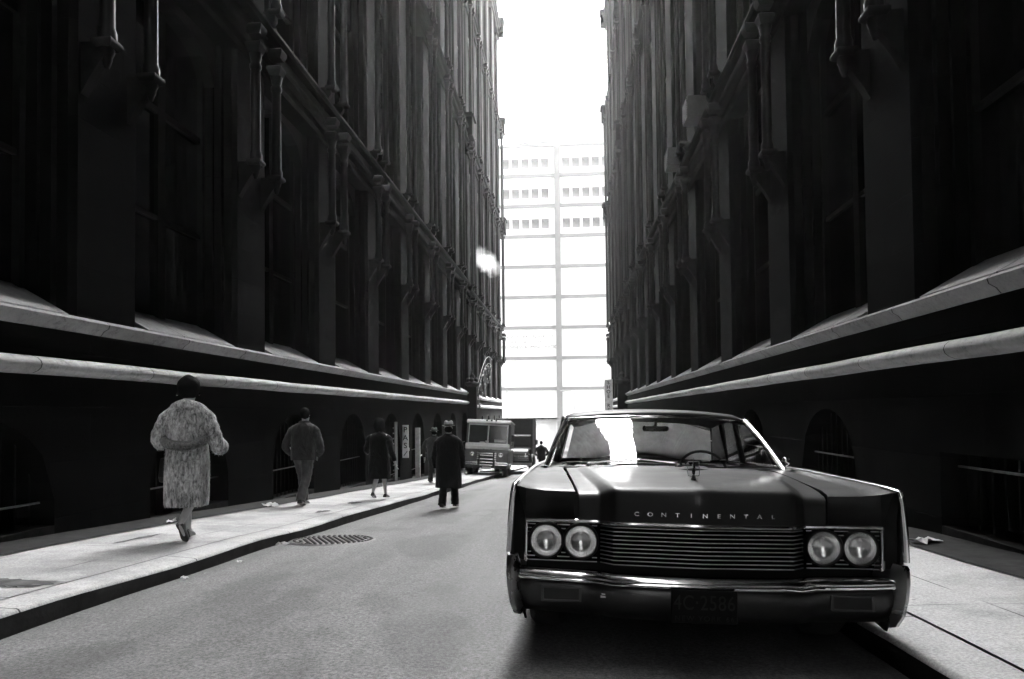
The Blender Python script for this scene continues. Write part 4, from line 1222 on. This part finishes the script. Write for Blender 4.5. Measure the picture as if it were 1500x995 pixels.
def fold_ring(z,rx,ry,cx,cy,n=40,amp=0,fr=7,ph=0,sq=2.4,tilt=0):
    out=[]
    for i in range(n):
        a=2*math.pi*i/n; c,s=math.cos(a),math.sin(a)
        q=(abs(c)**sq+abs(s)**sq)**(-1/sq)
        r=q*(1+amp*math.sin(fr*a+ph)+amp*.6*math.sin((fr*2+1)*a+ph*2.3+z*4))
        out.append((cx+rx*r*c,cy+ry*r*s,z+tilt*c))
    return out
def garment(parent,name,mat,rings,sleeves=(),n=40,extra=None):
    """torso loft plus sleeves in one mesh; rings: (z,rx,ry,cx,cy,amp,fr,ph)"""
    b=MB()
    P=[]; keys=[Vector(r[:5]+(0,)[:0]) for r in ()]
    k=4; R_=[list(r)+[0]*(8-len(r)) for r in rings]
    out=[]
    for i in range(len(R_)-1):
        for j in range(k):
            t=j/k; p0=R_[max(i-1,0)];p1=R_[i];p2=R_[i+1];p3=R_[min(i+2,len(R_)-1)]
            out.append([.5*(2*b1+(c1-a1)*t+(2*a1-5*b1+4*c1-d1)*t*t+(3*b1-a1-3*c1+d1)*t**3) for a1,b1,c1,d1 in zip(p0,p1,p2,p3)])
    out.append(R_[-1])
    rs=[fold_ring(q[0],q[1],q[2],q[3],q[4],n,q[5],round(q[6]) or 6,q[7]) for q in out]
    b.rings(rs,False,True)
    for pts,rad in sleeves:
        pp,rr=crom(pts,rad,6)
        rr=[r*(1+.05*math.sin(i*1.7)) for i,r in enumerate(rr)]
        b.tube(pp,rr,16,cap=True)
    if extra: extra(b)
    o=b.build(name,mat,parent,smooth=True,angle=70)
    return o
def shoe(parent,mat,heel,toe,w=.042,hh=.0,high=False,name='shoe'):
    """heel and toe points at ground level of the sole"""
    a=Vector(heel); t=Vector(toe); d=(t-a); L=d.length; d.normalize(); s=d.cross(Vector((0,0,1))).normalized(); u=s.cross(d).normalized()
    b=MB(); rs=[]
    prof=((-.02,.6,.01,.06),(.0,.85,.0,.075),(.15,.9,.0,.085),(.35,.78,.012 if high else .004,.075),(.55,.92,.004,.055),(.8,1.0,.0,.045),(.95,.75,.0,.035),(1.03,.3,.004,.02))
    for f,wf,z0,z1 in prof:
        c=a+d*(L*f)
        rs.append([tuple(c+s*(w*wf*x)+u*z) for x,z in ((-1,z0),(-1.05,z0+.015),(-.8,z0+(z1-z0)*.7),(-.35,z1),(.35,z1),(.8,z0+(z1-z0)*.7),(1.05,z0+.015),(1,z0))])
    b.rings(rs)
    if high: b.lathe([(.014,-.05),(.02,.005)],tuple(a+d*.015+u*.0),8)
    return b.build(name,mat,parent,smooth=True,angle=50)
def hair(parent,c,r,seed=0,mat=None,name='hair',cut=None,lump=.05):
    rr=random.Random(seed); p=[rr.random()*6 for _ in range(4)]
    b=MB(); b.ellipsoid(c,r,20,14,lambda d:1+lump*math.sin(5*d[0]+p[0])*math.sin(4*d[2]+p[1])+lump*.6*math.sin(9*d[1]+8*d[2]+p[2]))
    return b.build(name,mat or M['hair'],parent,smooth=True,angle=80)
def hat(parent,c,mat,r=.10,brim=.145,tilt=0):
    b=MB()
    def T(x,y,z): 
        f=1.12 if True else 1
        zz=z-(.02*max(0,z-.07)/.05 if abs(x)<.04 and z>.09 else 0)+.02*(x/brim)**2*(1 if z<.02 else 0)
        return (c[0]+x*.95,c[1]+y*f,c[2]+zz)
    b.lathe([(brim*.98,-.002),(brim,.004),(r*1.02,.008),(r*1.0,.06),(r*.93,.10),(r*.7,.122),(r*.3,.112),(.01,.108)],n=28,T=T)
    o=b.build('hat',mat,parent,smooth=True,angle=60)
    b=MB(); b.lathe([(r*1.035,.008),(r*1.03,.042),(r*1.0,.043)],n=28,T=T); b.build('hat_band',M['black'],o,smooth=True)
    return o
def spikes(me_obj,n,ln,seed,down=.8):
    """short fur tufts added to the coat mesh itself"""
    rr=random.Random(seed); me=me_obj.data
    ar=[p.area for p in me.polygons]; tot=sum(ar)
    vs=[tuple(v.co) for v in me.vertices]; fs=[tuple(p.vertices) for p in me.polygons]
    cum=[];s=0
    for a in ar: s+=a; cum.append(s)
    import bisect
    for _ in range(n):
        p=me.polygons[min(bisect.bisect(cum,rr.random()*tot),len(ar)-1)]
        q=[me.vertices[i].co for i in p.vertices]; w=[rr.random() for _ in q]; sw=sum(w)
        c=sum((a*b_ for a,b_ in zip(q,w)),Vector())/sw
        nr=p.normal; d=(nr*.55+Vector((rr.uniform(-.35,.35),rr.uniform(-.35,.35),-down))).normalized()*ln*rr.uniform(.6,1.4)
        sd=d.cross(nr); 
        if sd.length<1e-6: continue
        sd=sd.normalized()*.0035
        i=len(vs); vs+= [tuple(c-sd),tuple(c+sd),tuple(c+d)]; fs.append((i,i+1,i+2))
    m2=bpy.data.meshes.new(me.name); m2.from_pydata(vs,[],fs)
    for m in me.materials: m2.materials.append(m)
    for p in m2.polygons: p.use_smooth=True
    me_obj.data=m2
PZ=pav_z(-1)

# --- woman in the fur coat
def fur_woman():
    x,y=-4.05,7.55
    e=empty('person',(x,y,PZ(x,y)+.005),(0,0,R(13))); e.scale=(1.02,1.02,1.03); tag(e,'woman walking away in a long pale fur coat with a half belt','person')
    J=dict(pelvis=(0,0,.90),spine=(0,.02,1.08),chest=(0,.03,1.26),neck=(.0,.04,1.41),head=(.0,.07,1.53),face=(0,1,0),
      shl=(-.165,.03,1.33),ell=(-.29,-.03,1.10),wrl=(-.22,.17,1.02),shr=(.165,.03,1.33),elr=(.27,-.03,1.08),wrr=(.285,.15,.98),
      hpl=(-.085,0,.88),knl=(-.045,.14,.47),anl=(.03,.03,.13),tol=(.02,.10,.05),
      hpr=(.085,0,.88),knr=(.07,.0,.47),anr=(.02,-.10,.22),tor=(-.01,-.01,.10))
    # planted foot ahead, trailing foot with its heel lifted
    J.update(knl=(-.03,.13,.48),anl=(-.035,.16,.10),tol=(-.03,.28,.035),knr=(.075,.03,.46),anr=(-.025,-.15,.20),tor=(.0,-.06,.06))
    link('body',body_mesh(J,[M['skin'],M['skin_leg']]),e)
    rings=[(.36,.20,.165,-.005,-.01,.045,7,.4),(.40,.208,.172,-.005,-.01,.042,7,.5),(.6,.212,.175,0,-.005,.034,7,.7),(.8,.212,.175,0,0,.024,7,1),(.95,.203,.168,0,.005,.016,6,1),(1.02,.196,.160,0,.005,.014,6,1),(1.15,.212,.165,0,.01,.012,6,1.2),(1.27,.225,.150,0,.02,.01,6,1.2),(1.36,.195,.125,0,.03,.005,6,1),(1.41,.13,.10,0,.035,0,6,1),(1.43,.08,.07,0,.04,0,6,1)]
    sl=[((-.09,.02,1.28),(-.175,.01,1.275),(-.235,-.02,1.17),(-.275,-.03,1.06),(-.265,.06,1.03),(-.23,.15,1.02)),((.09,.02,1.28),(.175,.01,1.275),(.24,-.02,1.16),(.29,-.02,1.03),(.31,.03,.97),(.315,.09,.94))]
    o=garment(e,'fur_coat',M['fur'],rings,[(sl[0],(.06,.085,.08,.075,.074,.07)),(sl[1],(.06,.085,.08,.074,.075,.076))])
    spikes(o,9000,.015,4)
    b=MB(); b.tube([(.295,.0,1.0),(.308,.03,.97),(.317,.07,.945)],[.076,.088,.085],16); b.tube([(-.30,.10,1.04),(-.27,.15,1.02)],[.10,.10],14)
    c=b.build('cuff',M['fur'],e,smooth=True); spikes(c,700,.02,5)
    # shawl collar and half belt
    b=MB(); pts=[]
    for i in range(21):
        a=math.pi*(-.08+1.16*i/20)+math.pi; pts.append((.125*math.cos(a),.045+.10*math.sin(a),1.40-.03*abs(math.cos(a))-.0))
    b.tube(pts,[.04+.034*math.sin(math.pi*i/20) for i in range(21)],10,flat=.8); c=b.build('collar',M['fur'],e,smooth=True); spikes(c,900,.02,6)
    b=MB(); pts=[]
    for i in range(25):
        u=-1+2*i/24; a=math.pi*1.5+u*1.25
        pts.append((.204*math.cos(a)*1.02,.0+.170*math.sin(a)*1.02,1.035-.075*(1-u*u)+.02))
    rs=[]
    for i,p in enumerate(pts):
        d=Vector((p[0],p[1],0)).normalized(); q=Vector(p); h=.05
        rs.append([tuple(q+d*.004+Vector((0,0,-h))),tuple(q+d*.05+Vector((0,0,-h*.8))),tuple(q+d*.062),tuple(q+d*.048+Vector((0,0,h*.75))),tuple(q+d*.004+Vector((0,0,h)))])
    b.rings(rs); c=b.build('belt',fur_mat('fur_belt',.28,(16,16,16)),e,smooth=True); spikes(c,300,.008,7)
    hair(e,(0,.05,1.58),(.112,.122,.125),3,lump=.06)
    shoe(e,M['leather'],(-.035,.10,.02),(-.03,.33,.012),.04,high=False)
    shoe(e,M['leather'],(-.035,-.165,.19),(.0,-.05,.0),.042,high=False)
    for s in (-1,1):
        b=MB(); b.ellipsoid((s*.112,.03,1.505),(.010,.010,.014),8,6); b.build('earring',M['chrome'],e)
    # handbag hanging from the left forearm
    h=empty('handbag',(x-.27,y+.12,PZ(x,y)+.62)); tag(h,'dark handbag hanging on the forearm of the fur coat woman','handbag')
    b=MB(); b.prism([(-.12,.0),(-.14,.06),(-.10,.26),(.10,.26),(.14,.06),(.12,.0)],-.05,.05,lambda u,v,a:(a,u,v)); b.build('bag',M['leather'],h,bevel=.02)
    b=MB(); b.tube([(0,.09*math.cos(a),.26+.17*math.sin(a)) for a in [math.pi*i/12 for i in range(13)]],.009,6); b.build('strap',M['leather'],h)
    b=MB(); b.ellipsoid((-.055,-.02,.22),(.012,.02,.012),8,6); b.build('clasp',M['chrome'],h)
fur_woman()
def man(x,y,z,ht,label,coatmat,trmat,rings,sl,sr,legs,headgear=None,rot=0,lean=0,hands=None,hairc=None,collar=True,coatname='jacket',shoemat=None):
    e=empty('person',(x,y,z+.004),(R(-lean),0,R(rot))); tag(e,label,'person'); k=ht/1.72
    e.scale=(k,k,k)
    hl,hr=hands
    (kl,al,tl),(kr,ar,tr)=legs
    J=dict(pelvis=(0,0,.95),spine=(0,.0,1.12),chest=(0,.0,1.30),neck=(0,.02,1.46),head=(0,.05,1.585),face=(0,1,0),
      shl=(-.18,0,1.39),ell=sl[3],wrl=hl,shr=(.18,0,1.39),elr=sr[3],wrr=hr,hpl=(-.09,0,.92),knl=kl,anl=al,tol=tl,hpr=(.09,0,.92),knr=kr,anr=ar,tor=tr)
    link('body',body_mesh(J,M['skin']),e)
    garment(e,coatname,coatmat,rings,[(sl,(.06,.078,.078,.069,.062,.055)[:len(sl)]),(sr,(.06,.078,.078,.069,.062,.055)[:len(sr)])])
    if collar:
        b=MB(); pts=[(.085*math.cos(a),.03+.08*math.sin(a),1.46+.012*math.sin(-a)) for a in [2*math.pi*i/20 for i in range(20)]]
        b.tube(pts,.02,8,closed=True,flat=1.4); b.build('collar',coatmat,e,smooth=True)
    if trmat:
        b=MB()
        for hp,kn,an in (((-.085,0,.93),kl,al),((.085,0,.93),kr,ar)):
            pp,rr=crom([hp,tuple((Vector(hp)+Vector(kn))/2),kn,tuple((Vector(kn)+Vector(an))/2),tuple(Vector(an)+Vector((0,0,-.03)))],[.115,.105,.085,.08,.085],6)
            rr=[r*(1+.045*math.sin(i*2.1)) for i,r in enumerate(rr)]
            b.tube(pp,rr,14)
        b.build('trousers',trmat,e,smooth=True)
    sm=shoemat or M['leather']
    for an,to in ((al,tl),(ar,tr)):
        A=Vector(an); T_=Vector(to); hx=A+(A-T_).normalized()*.05; 
        d=(T_-A); hx=Vector((A.x,A.y,A.z-.075))-Vector((d.x,d.y,0)).normalized()*.05; tx=Vector((T_.x,T_.y,T_.z-.03))+Vector((d.x,d.y,0)).normalized()*.09
        shoe(e,sm,tuple(hx),tuple(tx),.046)
    if hairc: hair(e,*hairc)
    if headgear: headgear(e)
    return e
jk=fabric('jacket_wool_grey',.038); tro=fabric('trousers_grey',.085,var=.25); dkc=fabric('overcoat_black',.006); suit=fabric('suit_grey',.05); dktr=fabric('trousers_black',.012)
# --- man in the short jacket
x,y=-4.70,12.7
man(x,y,PZ(x,y),1.72,'bareheaded man in a short grey jacket with hands in his pockets',jk,tro,
  [(.80,.215,.15,0,0,.012,6,1),(.84,.222,.155,0,0,.012,6,1),(1.0,.222,.155,0,0,.014,6,1.5),(1.15,.225,.15,0,0,.014,6,2),(1.3,.235,.145,0,0,.008,6,2),(1.40,.205,.12,0,.005,.004,6,1),(1.45,.12,.09,0,.015,0,6,1),(1.47,.075,.07,0,.02,0,6,1)],
  [(-.10,0,1.33),(-.19,0,1.335),(-.25,-.02,1.22),(-.31,-.05,1.06),(-.29,.05,.96),(-.22,.12,.90)],[(.10,0,1.33),(.19,0,1.335),(.25,-.02,1.22),(.31,-.05,1.06),(.29,.05,.96),(.22,.12,.90)],
  (((-.07,.16,.52),(-.06,.22,.12),(-.06,.34,.04)),((.05,.02,.49),(.015,-.16,.13),(.01,-.05,.035))),hands=((-.2,.14,.90),(.2,.14,.90)),
  hairc=((0,.035,1.625),(.088,.105,.105),2),lean=3)
# --- woman in the dark coat
x,y=-3.86,14.75
wc=fabric('coat_black_wool',.007)
def scarf(e): pass
e=man(x,y,PZ(x,y),1.60,'woman with bouffant hair in a knee length black coat',wc,None,
  [(.46,.235,.18,0,0,.02,7,1),(.5,.24,.185,0,0,.018,7,1),(.75,.235,.18,0,0,.014,7,1.4),(1.0,.21,.165,0,0,.012,6,1.6),(1.2,.215,.155,0,0,.008,6,2),(1.33,.215,.14,0,0,.006,6,2),(1.41,.175,.11,0,.01,.003,6,1),(1.45,.10,.08,0,.02,0,6,1),(1.47,.07,.065,0,.02,0,6,1)],
  [(-.10,0,1.33),(-.19,0,1.335),(-.23,.02,1.24),(-.285,.02,1.08),(-.25,.14,1.02),(-.19,.23,.99)],[(.10,0,1.33),(.19,0,1.335),(.24,-.05,1.24),(.30,-.13,1.06),(.345,-.16,.95),(.375,-.16,.84)],
  (((-.06,.02,.48),(-.11,-.13,.18),(-.11,-.06,.06)),((.07,.13,.50),(.09,.16,.11),(.10,.28,.035))),hands=((-.24,.20,.99),(.385,-.15,.80)),
  hairc=((0,.025,1.615),(.128,.135,.17),5),collar=False)
for c in kids(e):
    if c.name.startswith('body'):
        c.data.materials.clear(); c.data.materials.append(M['skin']); 
b=MB(); b.box(-.34,-.20,.17,.20,.985,1.01); b.box(-.33,-.21,.165,.19,1.0,1.012); o=b.build('white_glove',M['paper'],e)
# --- man in the long black overcoat and pale hat
x,y=-2.31,13.95
hatp=fabric('hat_felt_pale',.30,var=.1); hatm=fabric('hat_felt_pale_worn',.26,var=.15)
man(x,y,road_z(x,y),1.63,'man in a long black overcoat and pale hat walking in the road',dkc,dktr,
  [(.42,.255,.185,.0,0,.035,6,1),(.46,.26,.19,0,0,.03,6,1),(.7,.255,.185,0,0,.02,6,1.4),(1.0,.25,.175,0,0,.014,6,1.6),(1.2,.252,.165,0,0,.008,6,2),(1.33,.25,.15,0,0,.006,6,2),(1.42,.21,.12,0,.01,.003,6,1),(1.47,.11,.09,0,.02,0,6,1),(1.50,.075,.07,0,.025,0,6,1)],
  [(-.10,0,1.33),(-.19,0,1.335),(-.24,.0,1.22),(-.275,-.02,1.06),(-.28,.03,.93),(-.275,.07,.82)],[(.10,0,1.33),(.19,0,1.335),(.24,-.0,1.22),(.275,-.04,1.06),(.29,-.02,.93),(.285,.02,.82)],
  (((-.10,.03,.49),(-.11,-.16,.12),(-.10,-.04,.035)),((.09,.15,.52),(.10,.17,.10),(.11,.30,.03))),hands=((-.28,.09,.80),(.305,.03,.80)),
  headgear=lambda e:hat(e,(0,.05,1.645),hatp,.098,.14),hairc=((0,.03,1.585),(.085,.10,.07),2))
# --- man in the grey suit and hat, half hidden
x,y=-4.26,23.0
man(x,y,PZ(x,y),1.72,'man in a grey suit and hat half hidden behind the black overcoat',suit,fabric('suit_trousers',.04),
  [(.74,.22,.16,0,0,.015,6,1),(.78,.225,.165,0,0,.014,6,1),(1.0,.22,.155,0,0,.012,6,1.5),(1.2,.235,.155,0,0,.008,6,2),(1.32,.235,.145,0,0,.006,6,2),(1.41,.20,.12,0,.01,.003,6,1),(1.46,.11,.09,0,.02,0,6,1),(1.48,.075,.07,0,.025,0,6,1)],
  [(-.10,0,1.33),(-.19,0,1.335),(-.27,.0,1.25),(-.33,-.04,1.09),(-.33,.0,.95),(-.32,.04,.83)],[(.10,0,1.33),(.19,0,1.335),(.27,-.0,1.25),(.32,-.04,1.09),(.32,.02,.95),(.31,.06,.83)],
  (((-.09,.03,.49),(-.10,-.16,.12),(-.10,-.05,.035)),((.09,.15,.52),(.10,.17,.10),(.11,.30,.03))),hands=((-.32,.05,.79),(.31,.08,.79)),
  headgear=lambda e:hat(e,(0,.05,1.64),hatm,.098,.145),hairc=((0,.03,1.585),(.085,.10,.07),2))
# --- far man beside the trucks
x,y=-1.62,42.0
man(x,y,road_z(x,y),1.74,'distant man in a dark jacket in the road beside the box truck',fabric('far_coat',.02),dktr,
  [(.70,.235,.17,0,0,.015,6,1),(.78,.24,.17,0,0,.014,6,1),(1.0,.235,.16,0,0,.012,6,1.5),(1.2,.25,.16,0,0,.008,6,2),(1.32,.245,.15,0,0,.006,6,2),(1.41,.20,.12,0,.01,.003,6,1),(1.46,.11,.09,0,.02,0,6,1),(1.48,.075,.07,0,.025,0,6,1)],
  [(-.10,0,1.33),(-.19,0,1.335),(-.28,.0,1.25),(-.36,-.04,1.09),(-.31,.08,.98),(-.24,.14,.94)],[(.10,0,1.33),(.19,0,1.335),(.28,-.0,1.25),(.36,-.04,1.09),(.31,.08,.98),(.24,.14,.94)],
  (((-.09,.1,.5),(-.11,.1,.10),(-.12,.22,.03)),((.09,.0,.49),(.10,-.1,.12),(.11,.02,.03))),hands=((-.22,.16,.92),(.22,.16,.92)),
  hairc=((0,.04,1.635),(.088,.105,.10),4))
# ---------------------------------------------------------------- air, light, camera
def haze(dens):
    b=MB(); b.box(-310,310,-310,310,-6.2,84)
    t=NT('haze_air'); v=t.n('ShaderNodeVolumePrincipled')
    v.inputs['Color'].default_value=(.9,.9,.9,1); v.inputs['Density'].default_value=dens; v.inputs['Anisotropy'].default_value=.8
    t.l(v.outputs[0],t.out.inputs['Volume'])
    o=b.build('haze',t.m); tag(o,'thin pale city haze filling the street','haze',kind='stuff')
HAZE=.00055
if HAZE: haze(HAZE)
SUN_EL,SUN_AZ=50,25
w=bpy.data.worlds.new('World'); SC.world=w; w.use_nodes=True
nt=w.node_tree; nt.nodes.clear()
sky=nt.nodes.new('ShaderNodeTexSky'); sky.sky_type='NISHITA'; sky.sun_disc=False
sky.sun_elevation=R(SUN_EL); sky.sun_rotation=R(SUN_AZ); sky.air_density=1.0; sky.dust_density=6.0; sky.ozone_density=1.0
bw=nt.nodes.new('ShaderNodeRGBToBW'); bg=nt.nodes.new('ShaderNodeBackground'); ow=nt.nodes.new('ShaderNodeOutputWorld')
nt.links.new(sky.outputs[0],bw.inputs[0]); nt.links.new(bw.outputs[0],bg.inputs[0]); bg.inputs[1].default_value=.15
nt.links.new(bg.outputs[0],ow.inputs[0])
sl=bpy.data.lights.new('sun','SUN'); sl.energy=.8; sl.angle=R(14); sl.color=(1,1,1)
so=bpy.data.objects.new('sun',sl); COL.objects.link(so)
S=Vector((math.sin(R(SUN_AZ))*math.cos(R(SUN_EL)),math.cos(R(SUN_AZ))*math.cos(R(SUN_EL)),math.sin(R(SUN_EL))))
so.rotation_euler=S.to_track_quat('Z','Y').to_euler(); so.location=(0,0,82)
F=1080.0
cd=bpy.data.cameras.new('camera'); co=bpy.data.objects.new('camera',cd); COL.objects.link(co); SC.camera=co
cd.sensor_width=36; cd.sensor_fit='HORIZONTAL'; cd.lens=36*F/1500
pitch,roll=R(1.5),-.011
def camrot(yaw): return Matrix.Rotation(yaw,3,'Z')@Matrix.Rotation(math.pi/2+pitch,3,'X')@Matrix.Rotation(roll,3,'Z')
yaw,sy=R(4.5),.05
for _ in range(12):
    d=camrot(yaw).transposed()@Vector((0,1,0))
    px=750+F*d.x/-d.z; py=497.5-F*d.y/-d.z+sy*1500
    yaw+= (834-px)/F; sy+=(603-py)/1500
co.rotation_euler=camrot(yaw).to_euler(); co.location=(0,0,1.12)
cd.shift_y=sy; cd.clip_end=2000; cd.clip_start=.05
SC.render.engine='CYCLES'
SC.view_settings.view_transform='Standard'; SC.view_settings.look='None'; SC.view_settings.exposure=4.42; SC.view_settings.gamma=1
SC.cycles.use_denoising=True
SC.cycles.max_bounces=8; SC.cycles.diffuse_bounces=4; SC.cycles.glossy_bounces=4; SC.cycles.transparent_max_bounces=12; SC.cycles.volume_bounces=1
SC.cycles.sample_clamp_indirect=6
